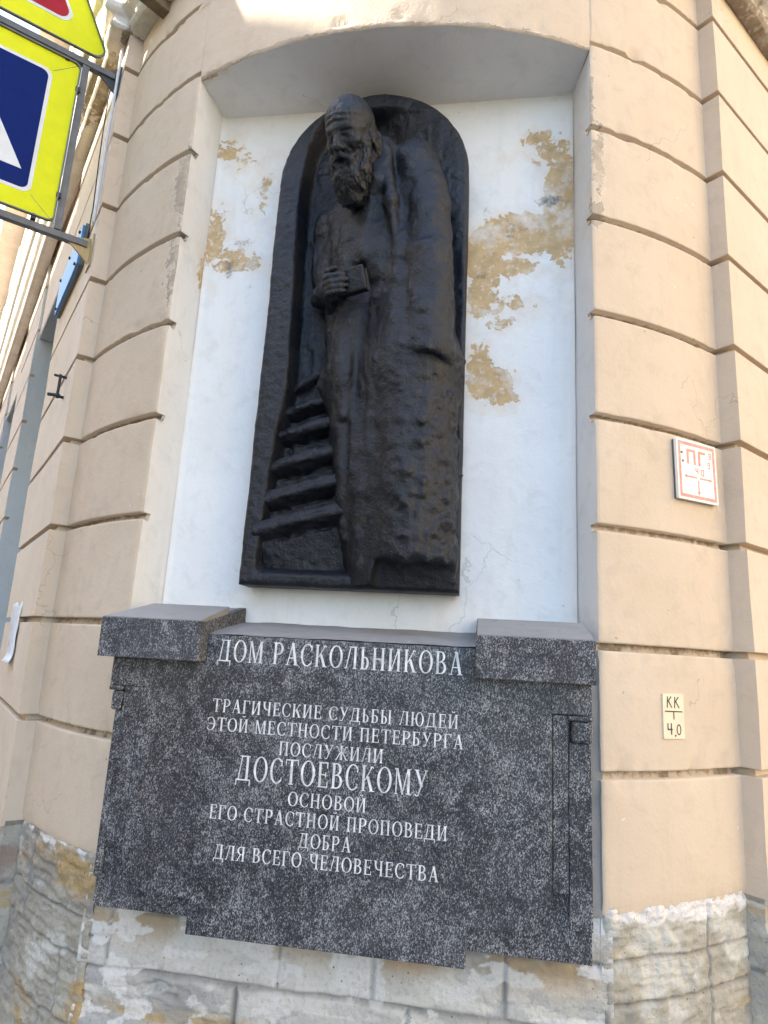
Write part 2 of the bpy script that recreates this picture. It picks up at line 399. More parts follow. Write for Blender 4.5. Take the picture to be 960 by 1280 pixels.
def drum_grid(tha, thb, zs, kind):
    global nbase
    n = max(3, int(abs(thb - tha) * RAD / .012)); u = np.linspace(0, 1, n)
    u = np.sort(np.concatenate([u, [.003, .008, .016, .992, .984, .997]])) if kind != 'T' else u
    U, Z = np.meshgrid(u, zs, indexing='ij')
    a = np.full_like(Z, tha); b = np.full_like(Z, thb)
    E = np.stack([Z * 0, Z * 0 + (1.0 if kind == 'L' else 5.0), Z], -1)
    chip = (.004 * fbm(E, 9, 4, 3) + .004 * np.maximum(0, fbm(E, 34, 3, 7) - .15)) / RAD
    if kind == 'L': b = b - np.abs(chip)
    if kind == 'R': a = a + np.abs(chip)
    TH = a + (b - a) * U
    g = groove(Z)
    if kind == 'L':                        # joints above the niche run out towards the lintel
        g = g * np.where(Z > 4.55, sstep(R(-25.0), R(-28.5), TH), np.where(Z > 4.15, sstep(0, .012, (thb - TH) * RAD - .002), 1))
    if kind == 'R':
        g = g * np.where(Z > 4.55, sstep(R(26.0), R(28.5), TH), np.where(Z > 4.15, sstep(0, .012, (TH - tha) * RAD - .002), 1))
    if kind == 'T': g = g * 0
    P0 = np.stack([TH * RAD, TH * 0, Z], -1)
    g = g * (1 + .18 * fbm(P0, 14, 3, 21)) 
    # the joints' lips are worn
    wear = np.clip(groove(Z + .012) + groove(Z - .012), 0, .03) * np.maximum(0, fbm(P0, 11, 4, 23) - .12) * .9
    dr = .0045 * fbm(P0, 2.2, 4, 5) + .0016 * fbm(P0, 12, 3, 6) - g - wear * (g < .003)
    if kind == 'L': dr -= .006 * np.exp(-np.maximum(0, (b - TH)) * RAD / .006)
    if kind == 'R': dr -= .006 * np.exp(-np.maximum(0, (TH - a)) * RAD / .006)
    if kind == 'T': dr -= .006 * np.exp(-(Z - ZSOF) / .006) + .012 * np.exp(-(Z - ZSOF) / .015) * np.maximum(0, fbm(P0, 8, 4, 9))
    dr -= .008 * np.exp(-(Z - ZP0) / .012)
    r = RAD + dr
    X = CX + r * np.sin(TH); Y = CY - r * np.cos(TH)
    V = np.stack([X, Y, Z], -1)
    # lower rim of the plaster is broken
    if kind != 'T':
        Zb = Z + (Z < ZP0 + .001) * (.018 * fbm(P0, 6, 4, 12)); V[..., 2] = Zb
    WV.append(V.reshape(-1, 3)); WF.append(gridF(len(u), len(zs), nbase)); nbase += V.size // 3
    arc = TH * RAD
    pe = np.full_like(Z, -.5)
    if kind == 'L':
        de = (b - TH) * RAD
        pe = np.maximum(pe, .055 * blob(de, Z, .0, 3.62, .10, .20)); pe = np.maximum(pe, .03 * blob(de, Z, .0, 3.22, .07, .24))
    if kind == 'R':
        de = (TH - a) * RAD
        pe = np.maximum(pe, .05 * blob(de, Z, .015, 3.37, .05, .07)); pe = np.maximum(pe, .035 * blob(de, Z, .03, 3.63, .035, .20))
        pe = np.maximum(pe, .03 * blob(de, Z, .0, 3.95, .02, .2))
    if kind == 'T': pe = np.maximum(pe, .04 * (1 - (Z - ZSOF) / .02))
    pe = np.where(pe < -.06, -.5, pe) - .01
    WPEEL.append(pe.ravel())
    di = np.where(g > .036, .72, np.where(g > .010, .34, 0.0))  # soiled joints, with the shade of their undersides painted in
    bel = np.full_like(Z, 9.0)
    for j in JOINT: bel = np.where((Z < j - .01) & (j - Z < bel), j - Z, bel)
    drip = np.maximum(0, noise(np.stack([arc, arc * 0, Z * .25], -1), 19, 25) * .8 + noise(np.stack([arc, arc * 0, Z * .2], -1), 47, 26) * .5)
    di = di + .30 * np.exp(-bel / .10) * drip * (g < .004) + .12 * np.exp(-bel / .012) * (g < .004)
    di = di + .22 * np.exp(-(Z - ZP0) / .12)
    WDIRT_SHADE.append((di + .05).ravel())
    if kind == 'L': edgecols['L'] = V[-1]
    if kind == 'R': edgecols['R'] = V[0]
    if kind == 'T': edgecols['T'] = V[:, 0]
zsD = zlevels(ZP0, ZCOR)
drum_grid(TH0, THL, zsD, 'L'); drum_grid(THR, TH1, zsD, 'R')
drum_grid(THL, THR, np.concatenate([[ZSOF, ZSOF + .003, ZSOF + .008, ZSOF + .015, ZSOF + .025], np.linspace(ZSOF + .04, ZCOR, 24)]), 'T')
mk('rounded_wall', np.concatenate(WV), np.concatenate(WF), M['facade'], house, True,
   attrs={'peel': np.concatenate(WPEEL), 'dirt_shade': np.concatenate(WDIRT_SHADE)})

# --- the niche: back wall, jambs, soffit
NX0, NX1, NZ0 = -1.320, .380, .60
def peel_field(X, Z):
    f = np.full_like(X, -.5)
    def add(cx, cz, rx, rz, k=1.0): 
        nonlocal f
        f = np.maximum(f, k * min(rx, rz) * blob(X, Z, cx, cz, rx, rz))
    def P(px, py): p = at_y(px, py, 0.0); return p[0], p[2]
    def addp(px, py, rx, ry, k=1.0):     # radii in pixels of the photograph at the wall
        x, z = P(px, py); s = 2.55 / 805.0 * (1 + (z - 1.6) * .06); add(x, z, rx * s, ry * s * 1.35, k)
    addp(701, 255, 22, 62, 1.15); addp(690, 300, 34, 16); addp(655, 292, 64, 22); addp(606, 322, 26, 34); addp(600, 370, 17, 24); addp(640, 335, 30, 10)
    addp(612, 480, 30, 17); addp(600, 458, 14, 22); addp(624, 497, 20, 8); addp(625, 407, 14, 5); addp(640, 380, 20, 5, .6)
    addp(675, 172, 18, 8, .8); addp(690, 190, 20, 10, .5); addp(600, 300, 18, 12)
    addp(270, 298, 11, 30); addp(298, 330, 34, 8); addp(290, 318, 22, 7, .8); addp(331, 238, 6, 13, .6); addp(286, 190, 12, 10, .5); addp(305, 200, 8, 6, .5)
    return np.where(f < -.06, -.5, f)
nx, nz = 360, 620
X, Z = np.meshgrid(np.linspace(NX0, NX1, nx), np.linspace(NZ0, ZSOF, nz), indexing='ij')
P0 = np.stack([X, X * 0, Z], -1)
pf = peel_field(X, Z)
Yb = .004 * fbm(P0, 2.5, 4, 31) - .0012 * fbm(P0, 16, 3, 33)
# the plaster turns into the corners with a small radius
for dd in (X - NX0, NX1 - X): Yb = Yb - .012 * np.clip(1 - dd / .02, 0, 1) ** 2
dirt_shade = np.full_like(X, 0.0)  # stains on the limewash alone
for cx, cz, rx, rz, k in ((-1.20, 3.32, .05, .10, .75), (-1.15, 3.45, .12, .05, .55), (-1.22, 3.62, .09, .14, .35), (.28, 3.60, .13, .06, .75), (.12, 3.46, .16, .22, .45), (.0, 3.55, .10, .2, .36), (.25, 3.45, .1, .2, .36),
                          (.02, 3.35, .10, .10, .42), (.30, 3.2, .08, .2, .25), (-1.1, 3.2, .12, .2, .35), (-.98, 3.3, .05, .25, .3), (-.02, 3.24, .06, .05, .6)):
    dirt_shade = np.maximum(dirt_shade, k * np.clip(1.2 * blob(X, Z, cx, cz, rx, rz), 0, 1))
NV = [np.stack([X, Yb, Z], -1).reshape(-1, 3)]; NF = [gridF(nx, nz, 0)]; NPE = [pf.ravel()]; NDI = [dirt_shade.ravel()]; nb = nx * nz
def jamb(side):
    global nb
    E = edgecols[side]; E = E[E[:, 2] <= ZSOF + .001]
    if E[-1, 2] < ZSOF - 1e-4: E = np.vstack([E, [E[-1, 0], E[-1, 1], ZSOF]])
    low = np.array([[E[0, 0], E[0, 1], zz] for zz in (.60, .7)]); E = np.vstack([low, E[E[:, 2] > .78]])
    u = np.concatenate([[0, .03, .07, .12, .16, .19], np.linspace(.24, 1, 14)])
    xb = NX0 if side == 'L' else NX1
    B = np.stack([np.full(len(E), xb), np.full(len(E), .004), E[:, 2]], -1)
    # behind the chipped arris the jamb stays straight
    ok = groove(E[:, 2]) < 1e-4
    Ef = E.copy()
    for ax_ in (0, 1): Ef[:, ax_] = np.interp(E[:, 2], E[ok, 2], E[ok, ax_])
    U = u[:, None, None]; V = Ef[None] * (1 - U) + B[None] * U
    nk = np.clip(1 - u / .16, 0, 1)[:, None, None]; V = V + (E - Ef)[None] * nk
    xs = (-1.345 if side == 'L' else .423); sgn = 1 if side == 'L' else -1
    V[..., 0] += sgn * (.0025 * fbm(V * np.array([0, 1, 1]), 5, 4, 41))
    P = V.reshape(-1, 3)
    pe = np.full(len(P), -.5); d2 = np.repeat(u, len(E)); Z2 = P[:, 2]
    if side == 'L':
        pe = np.maximum(pe, .05 * blob(d2, Z2, .95, 3.3, .3, .12))
    else:
        pe = np.maximum(pe, .02 * blob(d2, Z2, .0, 3.4, .2, .1))
    pe = np.where(pe < -.06, -.5, pe) - .015
    NV.append(P); NF.append(gridF(len(u), len(E), nb, flip=(side == 'R'))); nb += len(P); NPE.append(pe); NDI.append(np.full(len(P), .1))
jamb('L'); jamb('R')
E = edgecols['T']; u = np.linspace(0, 1, 26)
B = np.stack([np.linspace(NX0, NX1, len(E)), np.full(len(E), .004), np.full(len(E), ZSOF)], -1)
V = E[None] * (1 - u[:, None, None]) + B[None] * u[:, None, None]
V[..., 2] = ZSOF + .003 * fbm(V * np.array([1, 1, 0]), 5, 4, 43) - .012 * (1 - (1 - u[:, None]) ) ** 6 * 1.0
NV.append(V.reshape(-1, 3)); NF.append(gridF(len(u), len(E), nb)); nb += V.size // 3
NPE.append((.05 * blob(np.repeat(u, len(E)), V[..., 0].ravel(), 0, -1.3, .1, .12) - .02).clip(-.5)); NDI.append(np.full(V.size // 3, .12))
mk('niche', np.concatenate(NV), np.concatenate(NF), M['niche'], house, True, attrs={'peel': np.concatenate(NPE), 'dirt_shade': np.concatenate(NDI)})

# --- straight facades: piers with banded joints, deep grey window reveals
def pier(side, t0, t1, z0, z1, s=.075, near=.0, name='pilaster', ends=('facade', 'reveal')):
    zs = zlevels(z0, z1, .25); V = []; F = []; mi = []
    prof = [(t0, -.34), (t0, .0), (t0, s), ((t0 + t1) / 2, s), (t1, s), (t1, .0), (t1, -.34)]
    for z in zs:
        g = float(groove(z))
        for k, (t, ss) in enumerate(prof):
            tt = t + (g * .9 if k == 2 or (k == 1 and ends[0] != 'reveal') else 0) - (g * .9 if k == 4 or (k == 5 and ends[1] != 'reveal') else 0)
            s2 = ss - (g if k in (2, 3, 4) else 0)
            if k == 1: s2 = near - .06 if ends[0] != 'reveal' else .035
            if k == 5 and ends[1] == 'reveal': s2 = .035
            w = .002 * math.sin(7 * t + 5 * z) + .0015 * math.sin(23 * z + t)
            V.append(fp(side, tt, s2 + (w if 0 < k < 6 else 0), z))
    n = len(prof)
    for i in range(len(zs) - 1):
        for k in range(n - 1):
            q = [i * n + k, i * n + k + 1, (i + 1) * n + k + 1, (i + 1) * n + k]
            if side == 'L': q = q[::-1]
            F.append(q); mi.append((1 if ends[0] == 'reveal' else 0) if k in (0, 1) and (k == 0 or ends[0] == 'reveal') else ((1 if ends[1] == 'reveal' else 0) if k >= 4 else 0))
    return mk(name, V, F, [M['facade'], M['reveal']], house, False, mi=mi, attrs={'peel': np.full(len(V), -.5), 'dirt_shade': np.zeros(len(V))})
def fbox(mb, side, t0, t1, s0, s1, z0, z1, m=0, bev=0):
    d, n = (Ld, Ln) if side == 'L' else (Rd, Rn); o = L0 if side == 'L' else R0
    if side == 'L': return mb.box(o, d, n, np.array([0, 0, 1.]), (t0, s0, z0), (t1, s1, z1), m, bev)
    return mb.box(o, d, n, np.array([0, 0, 1.]), (t0, s0, z0), (t1, s1, z1), m, bev)
WT, WB = 4.15, 1.35
def window(side, t0, t1, zb, zt, s=-.30, bars=(1, 3)):
    fr = MB(); w = .07
    for a in (t0, t1 - w): fbox(fr, side, a, a + w, s, s + .06, zb, zt, 0, .006)
    for a in (zb, zt - w): fbox(fr, side, t0 + w, t1 - w, s + .002, s + .058, a, a + w, 0, .006)
    for k in range(bars[0]):
        c = t0 + (t1 - t0) * (k + 1) / (bars[0] + 1); fbox(fr, side, c - .03, c + .03, s + .004, s + .056, zb + w, zt - w, 0, .005)
    for k in range(bars[1] - 1):
        c = zb + (zt - zb) * (k + 1) / bars[1]; fbox(fr, side, t0 + w, t1 - w, s + .008, s + .05, c - .02, c + .02, 0, .004)
    f = fr.build('window', M['frame'], house)
    pn = MB(); fbox(pn, side, t0 + .01, t1 - .01, s + .015, s + .027, zb + .01, zt - .01)
    pn.build('pane', M['glass'], f)
pier('L', 0, 1.25, .78, ZCOR, ends=('facade', 'reveal'))
pier('R', 0, 1.25, .78, ZCOR, ends=('facade', 'reveal'))
NL, NR = 7, 2
for side, N in (('L', NL), ('R', NR)):
    up = MB()
    for k in range(N):
        t0 = 1.25 + 2.85 * k
        pier(side, t0 + 1.6, t0 + 2.85, .78, ZCOR, near=.0, ends=('reveal', 'reveal'), name='pier')
        wl = MB(); fbox(wl, side, t0 - .06, t0 + 1.66, -.36, .052, WT, ZCOR); wl.build('lintel_wall', M['facade'], house)
        wl = MB(); fbox(wl, side, t0 - .06, t0 + 1.66, -.36, .05, .76, WB); wl.build('apron_wall', M['facade'], house)
        sl_ = MB(); fbox(sl_, side, t0 + .002, t0 + 1.598, -.28, .13, WB + .003, WB + .06, 0, .01); sl_.build('window_sill', M['mortar'], house)
        window(side, t0, t0 + 1.6, WB + .06, WT)
        window(side, t0 + .2, t0 + 1.4, 6.2, 8.4, -.2, (1, 2))
        fbox(up, side, t0 - 1.25, t0 + .2, -.25, .0, 5.3, 9.4); fbox(up, side, t0 + .2, t0 + 1.4, -.25, .0, 5.3, 6.2); fbox(up, side, t0 + .2, t0 + 1.4, -.25, .0, 8.4, 9.4)
        fbox(up, side, t0 + 1.4, t0 + 1.6, -.25, .0, 5.3, 9.4)
        for a in (t0 + .04, t0 + 1.4): fbox(up, side, a, a + .16, .0, .07, 6.1, 8.5, 0, .01)      # window surrounds
        fbox(up, side, t0 - .05, t0 + 1.65, .0, .16, 8.5, 8.68, 0, .02); fbox(up, side, t0 - .05, t0 + 1.65, .0, .12, 5.98, 6.1, 0, .02)
        fbox(up, side, t0 - 1.1, t0 - .15, .0, .06, 5.5, 9.2, 0, .01)
    up.build('upper_wall', M['facade'], house)
# spandrel undersides are grey like the reveals
for k in range(NL):
    sb = MB(); t0 = 1.25 + 2.85 * k; fbox(sb, 'L', t0 + .003, t0 + 1.597, -.27, .049, WT - .02, WT - .002); sb.build('lintel_soffit', M['reveal'], house)

# --- belt cornice all round, worn and peeling
CPROF = [(4.86, .0), (4.86, .085), (4.885, .105), (4.90, .09), (4.93, .095), (4.955, .13), (4.975, .145), (5.17, .15), (5.19, .175), (5.215, .19), (5.38, .195), (5.40, .215), (5.44, .22), (5.50, .05), (5.56, -.02)]
path = []
for t in np.concatenate([np.arange(21, 1.0, -.5), np.linspace(1.0, 0.0, 60)]): path.append((L0 + t * Ld, Ln, .075))
for a in np.linspace(R(-41.5), R(41.5), 240): path.append((np.array([CX + RAD * math.sin(a), CY - RAD * math.cos(a), 0]), np.array([math.sin(a), -math.cos(a), 0]), .0))
for t in np.concatenate([np.linspace(0.0, 1.5, 80), np.arange(2, 7.5, .5)]): path.append((R0 + t * Rd, Rn, .075))
pp = []
prof = []
for (z0, s0), (z1, s1) in zip(CPROF[:-1], CPROF[1:]):
    for k in range(3): prof.append((z0 + (z1 - z0) * k / 3, s0 + (s1 - s0) * k / 3))
prof.append(CPROF[-1])
V = np.array([[o + nn * (s + ex) + np.array([0, 0, z]) for z, s in prof] for o, nn, ex in path])
nz_ = fbm(V, 3.5, 5, 51); nz2 = fbm(V, 17, 4, 53)
lost = sstep(.02, .3, fbm(V, 1.9, 4, 55))
disp = .006 * nz_ + .005 * nz2 - .035 * lost * (np.array([s for z, s in prof])[None, :] > .05)
far_ = np.array([np.clip(1.6 - np.linalg.norm(p[0][:2] - np.array([CX, CY])) / 2.6, .06, 1) for p in path])[:, None]
disp = disp * far_; nz2 = nz2 * far_
nv = np.array([p[1] for p in path])[:, None, :]
V = V + nv * disp[..., None]; V[..., 2] += .008 * nz2
mk('belt_cornice', V.reshape(-1, 3), gridF(len(path), len(prof), 0), M['cornice'], house, True,
   attrs={'peel': (.10 * (lost * far_ - .55)).ravel(), 'dirt_shade': ((.25 + .35 * nz_) * far_).ravel()})
# the storey above the corner, and the roof
V = []; 
angs = np.linspace(R(-46), R(46), 60)
for z in (5.3, 9.6): V += [(CX + (RAD - .03) * math.sin(a), CY - (RAD - .03) * math.cos(a), z) for a in angs]
F = [[i, i + 1, 60 + i + 1, 60 + i] for i in range(59)]
mk('upper_corner_wall', V, F, M['facade'], house, True, attrs={'peel': np.full(len(V), -.5)})
ev = MB(); rf = MB(); poly = [fp('L', 21, .5, 9.6), fp('L', 0, .5, 9.6)] + [np.array([CX + (RAD + .5) * math.sin(a), CY - (RAD + .5) * math.cos(a), 9.6]) for a in np.linspace(R(-40), R(40), 12)] + [fp('R', 0, .5, 9.6), fp('R', 7, .5, 9.6), np.array([1, 9, 9.6])]
ev.prism(poly, (0, 0, .3)); ev.build('eaves', M['cornice'], house); rf.prism(np.array(poly) + np.array([0, 0, .303]), (0, 0, .12)); rf.build('roof', M['roof'], house)
bk = MB(); bk.prism([fp('L', 20.9, -.4, 0), fp('L', 0.6, -.4, 0), np.array([CX, CY, 0]), fp('R', .6, -.4, 0), fp('R', 6.9, -.4, 0), np.array([1, 8.8, 0])], (0, 0, 9.55)); bk.build('inner_wall', M['reveal'], house)
bm_ = MB(); a0 = R(-34.0); rr = np.array([math.sin(a0), -math.cos(a0), 0]); tt = np.array([math.cos(a0), math.sin(a0), 0])
bm_.box(np.array([CX, CY, 0]) + RAD * rr, tt, rr, np.array([0, 0, 1.]), (-.035, -.05, 4.80), (.035, .17, 4.87), 0, .006); bm_.build('bracket', M['wood'], house)

# --- limestone plinth: two curved sides and the flat courses under the plaque
def stone_colour(P, seed):
    a = fbm(P * np.array([1, 1, 3.2]), 2.6, 5, seed); b_ = fbm(P * np.array([1, 1, 2.0]), 9, 5, seed + 5); c_ = fbm(P, 4, 4, seed + 9)
    col = np.array([.38, .35, .285]) * (1 + .25 * a)[..., None]
    w = sstep(.12, .40, a + .5 * b_)[..., None]; col = col * (1 - w) + w * np.array([.42, .29, .13])
    w = sstep(.08, .50, c_ + .5 * b_)[..., None] * .75; col = col * (1 - w) + w * np.array([.25, .245, .23])
    w = sstep(.15, .4, -c_ + .6 * b_)[..., None]; col = col * (1 - w) + w * np.array([.54, .52, .46])
    return col
def plinth_side(tha, thb, joints, vj, seed, name, paint):
    th = np.linspace(tha, thb, max(20, int(abs(thb - tha) * RAD / .006))); zs = np.linspace(-.05, .815, 150)
    T, Z = np.meshgrid(th, zs, indexing='ij'); P = np.stack([T * RAD, T * 0, Z], -1)
    warp = .005 * fbm(P, 12, 4, seed + 3)
    jd = np.full_like(Z, 1.0)
    for j in joints: jd = np.minimum(jd, np.abs(Z - j - warp))
    for (a, z0, z1) in vj: jd = np.minimum(jd, np.where((Z > z0) & (Z < z1), np.abs((T - R(a)) * RAD - warp), 1))
    layer = .009 * fbm(P * np.array([1, 1, 7]), 8, 5, seed)
    dr = -.004 + .005 * fbm(P, 5, 4, seed + 1) + layer + .012 * fbm(P, 26, 4, seed + 2) - .010 * np.maximum(0, noise(P, 40, seed + 6) - .35) - .012 * np.exp(-(jd / .004) ** 2)
    dr -= .012 * np.exp(-np.minimum(np.abs(T - tha), np.abs(T - thb)) * RAD / .008)
    r = RAD + dr; V = np.stack([CX + r * np.sin(T), CY - r * np.cos(T), Z], -1)
    col = stone_colour(P, seed); w = np.exp(-(jd / .006) ** 2)[..., None] * .7; col = col * (1 - w) + w * np.array([.19, .18, .165])
    if paint:                                     # leftover whitewash under the plaster's rim
        f = paint(T, Z) + .35 * fbm(P, 16, 5, seed + 7); w = sstep(.0, .08, f)[..., None]; col = col * (1 - w) + w * np.array([.72, .69, .66])
    nu, nv_ = T.shape
    # return towards the flat part, so the block has a side
    cap = []
    V2 = V.reshape(-1, 3); F = gridF(nu, nv_, 0); C2 = col.reshape(-1, 3)
    inner = -1 if thb < 0 or tha < THL else 0
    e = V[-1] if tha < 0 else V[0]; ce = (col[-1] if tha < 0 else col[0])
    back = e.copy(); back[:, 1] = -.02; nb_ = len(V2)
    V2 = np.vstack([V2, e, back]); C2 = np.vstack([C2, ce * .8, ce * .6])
    k = np.arange(nv_ - 1); q = np.stack([nb_ + k, nb_ + nv_ + k, nb_ + nv_ + k + 1, nb_ + k + 1], -1)
    if tha > 0: q = q[:, ::-1]
    return mk(name, V2, np.vstack([F, q]), M['limestone'], house, True, col=C2)
plinth_side(R(-41.6), THL + .002, (.26, .475, .60), ((-36, .475, .8), (-30, .0, .26), (-27.5, .26, .475)), 61, 'plinth', lambda T, Z: (Z - .79) * 4 - .02)
plinth_side(THR + .004, R(41.6), (.30, .535, .66), ((35.5, .3, .8), (29.0, 0, .3)), 71, 'plinth', lambda T, Z: (Z - .785 + .06 * (T - THR) / .3) * 7 - .0 - 2.6 * np.maximum(0, T - THR - .17))
# flat middle
X, Z = np.meshgrid(np.linspace(-1.375, .452, 330), np.linspace(-.05, .83, 170), indexing='ij'); P = np.stack([X, X * 0, Z], -1)
warp = .006 * fbm(P, 9, 5, 83); jd = np.full_like(Z, 1.0)
for j in (.235, .456, .648): jd = np.minimum(jd, np.abs(Z - j - warp) * .8)
for (x, z0, z1) in ((-1.265, .456, .648), (-.642, .456, .648), (-.322, .456, .648), (.11, .456, .648), (-.786, .235, .456), (.06, .235, .456), (-.20, .235, .456), (.33, .235, .456), (-1.1, 0, .235), (-.5, 0, .235), (.2, 0, .235), (-.9, .648, .83), (.37, .648, .83)):
    jd = np.minimum(jd, np.where((Z > z0) & (Z < z1), np.abs(X - x - warp), 1))
jd = np.minimum(jd, np.where((X < -1.265), np.abs(Z - .553 - warp), 1))
blockid = np.floor((X + 1.4) / .35) + 7 * np.floor(Z / .2)
frac = np.maximum(0, fbm(P * np.array([1, 1, 2.2]), 7, 5, 86) - .08)
lay = fbm(P * np.array([1, 1, 7]), 3.0, 5, 85)
rough_zone = sstep(.47, .40, Z) * sstep(-.75, -.95, X) + sstep(.47, .40, Z) * .3 + sstep(-.35, .1, X) * .35
Yc = -.205 - .010 * fbm(P, 4, 5, 81) - .004 * fbm(P, 22, 4, 84) + .014 * np.exp(-(jd / .006) ** 2) * (.5 + sstep(-.2, .3, fbm(P, 5, 3, 80))) + .07 * frac * rough_zone + .012 * lay * rough_zone
col = np.ones(X.shape + (3,)) * np.array([.62, .60, .555]) * (1 + .12 * fbm(P, 3, 4, 82) + .10 * (np.modf(np.sin(blockid * 12.9898) * 43758.5)[0]))[..., None]
w = (sstep(.02, .3, fbm(P * np.array([1, 1, 2.6]), 4.5, 5, 87)) * (.15 + .45 * np.clip(rough_zone, 0, 1)))[..., None]; col = col * (1 - w) + w * np.array([.25, .24, .225])
w = (np.exp(-((Z - .625) / .075) ** 2) * sstep(-.25, .25, fbm(P * np.array([1.5, 1, 1]), 5, 4, 88)) * .8)[..., None]; col = col * (1 - w) + w * np.array([.36, .24, .11])
w = (sstep(.38, .33, Z) * sstep(-.1, .25, lay) * sstep(-.6, -.8, X))[..., None] * .8; col = col * (1 - w) + w * np.array([.42, .29, .12])
w = (np.exp(-((X + .28) / .16) ** 2 - ((Z - .60) / .05) ** 2))[..., None] * .8; col = col * (1 - w) + w * np.array([.36, .21, .08])
w = (np.exp(-(jd / (.006 + .010 * sstep(-.1, .5, fbm(P, 6, 4, 79)))) ** 2) * .75)[..., None]; col = col * (1 - w) + w * np.array([.21, .20, .185])
pat = sstep(.06, .11, fbm(P * np.array([1, 1, 1.7]), 8, 5, 78) - .05)[..., None] * np.clip(.18 + .6 * rough_zone, 0, .7)[..., None]; col = col * (1 - pat) + pat * np.array([.33, .325, .31])
pat = sstep(.10, .14, fbm(P * np.array([1, 1, 1.7]), 10, 5, 77))[..., None] * .8; col = col * (1 - pat) + pat * np.array([.70, .68, .65])
mk('plinth_courses', np.stack([X, Yc, Z], -1).reshape(-1, 3), gridF(330, 170, 0), M['limestone'], house, True, col=col.reshape(-1, 3))
for side in ('L', 'R'):
    zs = np.linspace(-.05, .80, 110); tt_ = np.concatenate([[-.03], np.linspace(.0, 1.6, 130)]); ss = .06
    T, Z = np.meshgrid(tt_, zs, indexing='ij'); P = np.stack([T + (3 if side == 'L' else 9), T * 0, Z], -1)
    jd = np.minimum(np.minimum(np.abs(Z - .30), np.abs(Z - .56)), np.where(Z > .3, np.abs(T - .62), np.abs(T - 1.0)))
    S = np.where(T < 0, -.06, ss) + .010 * fbm(P, 4, 5, 91) + .010 * fbm(P * np.array([1, 1, 6]), 5, 4, 92) - .014 * np.exp(-(jd / .008) ** 2)
    o_, d_, n_ = (L0, Ld, Ln) if side == 'L' else (R0, Rd, Rn)
    V = o_ + np.maximum(T, 0)[..., None] * d_ + S[..., None] * n_; V[..., 2] = Z
    col = stone_colour(P, 95 if side == 'L' else 99); w = np.exp(-(jd / .01) ** 2)[..., None] * .8; col = col * (1 - w) + w * .14
    if side == 'L':
        w = (np.exp(-((T - .12) / .16) ** 2 - ((Z - .66) / .09) ** 2) * sstep(-.3, .2, fbm(P, 9, 4, 97)))[..., None]; col = col * (1 - w) + w * np.array([.20, .085, .05])
    mk('plinth', V.reshape(-1, 3), gridF(T.shape[0], T.shape[1], 0, flip=(side == 'L')), M['limestone'], house, True, col=col.reshape(-1, 3))
    wl = MB(); fbox(wl, side, 1.6, 20 if side == 'L' else 6.8, -.3, .06, -.05, .765); ob = wl.build('plinth_wall', M['mortar'], house)
# ------------------------------------------------------------------ houses across the two streets (they keep the low sun off the corner)
def street_house(label, o, along, nrm, length, height, depth):
    h = thing('house_across', label, 'house', tuple(o))
    w = MB(); zz = np.array([0, 0, 1.])
    w.box(o, along, -nrm, zz, (0, 0, -.1), (length, depth, height)); wo_ = w.build('wall', M['yellow_house'], h)
    r_ = MB(); r_.box(o, along, -nrm, zz, (-.3, -.3, height + .003), (length + .3, depth + .3, height + .3)); r_.build('roof', M['roof'], h)
    for i in range(int(length // 3)):
        for k in range(int(height // 3.4)):
            a = 1.0 + 3 * i; z = 1.2 + 3.4 * k
            f = MB(); f.box(o, along, nrm, zz, (a, .002, z), (a + 1.2, .05, z + 1.9)); fo = f.build('window', M['frame'], h)
            g_ = MB(); g_.box(o, along, nrm, zz, (a + .1, .052, z + .1), (a + 1.1, .06, z + 1.8)); g_.build('pane', M['glass'], fo)
STW = 10.5
oL = fp('L', -1.5, STW, 0); oR = fp('R', -3.0, STW, 0)
LH_H, LH_NEAR = 13.28, -9.0
oL = fp('L', LH_NEAR, STW, 0)
street_house('yellow plastered house on the far side of the left street', oL, Ld, -Ln, 40, LH_H, 9)
street_house('yellow plastered house on the far side of the right street', oR, Rd, -Rn, 32, 13.5, 9)

# ------------------------------------------------------------------ granite plaque
px_ = thing('granite_plaque', 'dark speckled granite slab with white lettering under the bronze relief', 'plaque', (-.47, -.2, .66))
AX, AY, AZ = np.array([1., 0, 0]), np.array([0, 1., 0]), np.array([0, 0, 1.])
OO = np.zeros(3)
def gb(mb, x0, x1, y0, y1, z0, z1, m=0, bev=.003): return mb.box(OO, AX, AY, AZ, (x0, y0, z0), (x1, y1, z1), m, bev)
FY = -.380                                                   # face that carries the lettering
base = MB(); gb(base, -1.261, .364, -.356, -.16, .705, 1.62)  # body
base.build('slab', M['granite'], px_)
fld = MB()
# raised field: straight top, rounded lower corners
def arc(cx, cz, r, a0, a1, n=10): return [(cx + r * math.cos(R(a)), cz + r * math.sin(R(a))) for a in np.linspace(a0, a1, n)]
rr_ = .13
out = [(-.9155, .663), (-.012, .663), (-.012, .778)] + [(x, z) for x, z in [(.115, .778)]] + arc(.115, .778 + rr_, rr_, -90, 0)[1:] + [(.245, 1.41), (.245, 1.619), (-1.17, 1.619), (-1.17, 1.41), (-1.17, .768 + rr_)] + arc(-1.17 + rr_, .768 + rr_, rr_, 180, 270)[1:] + [(-.9155, .768)]
fld.prism([(x, FY, z) for x, z in out], (0, -FY - .30, 0))
fo = fld.build('lettered_field', M['granite'], px_)
bv = fo.modifiers.new('bevel', 'BEVEL'); bv.width = .004; bv.segments = 2; bv.limit_method = 'ANGLE'; bv.angle_limit = R(40)
for x0, x1, xa, xb in ((-1.290, -1.165, -1.275, -1.165), (.240, .368, .28, .362)):
    fz = MB(); gb(fz, x0, x1, -.384, -.17, 1.425, 1.524); fz.build('frieze', M['granite'], px_)
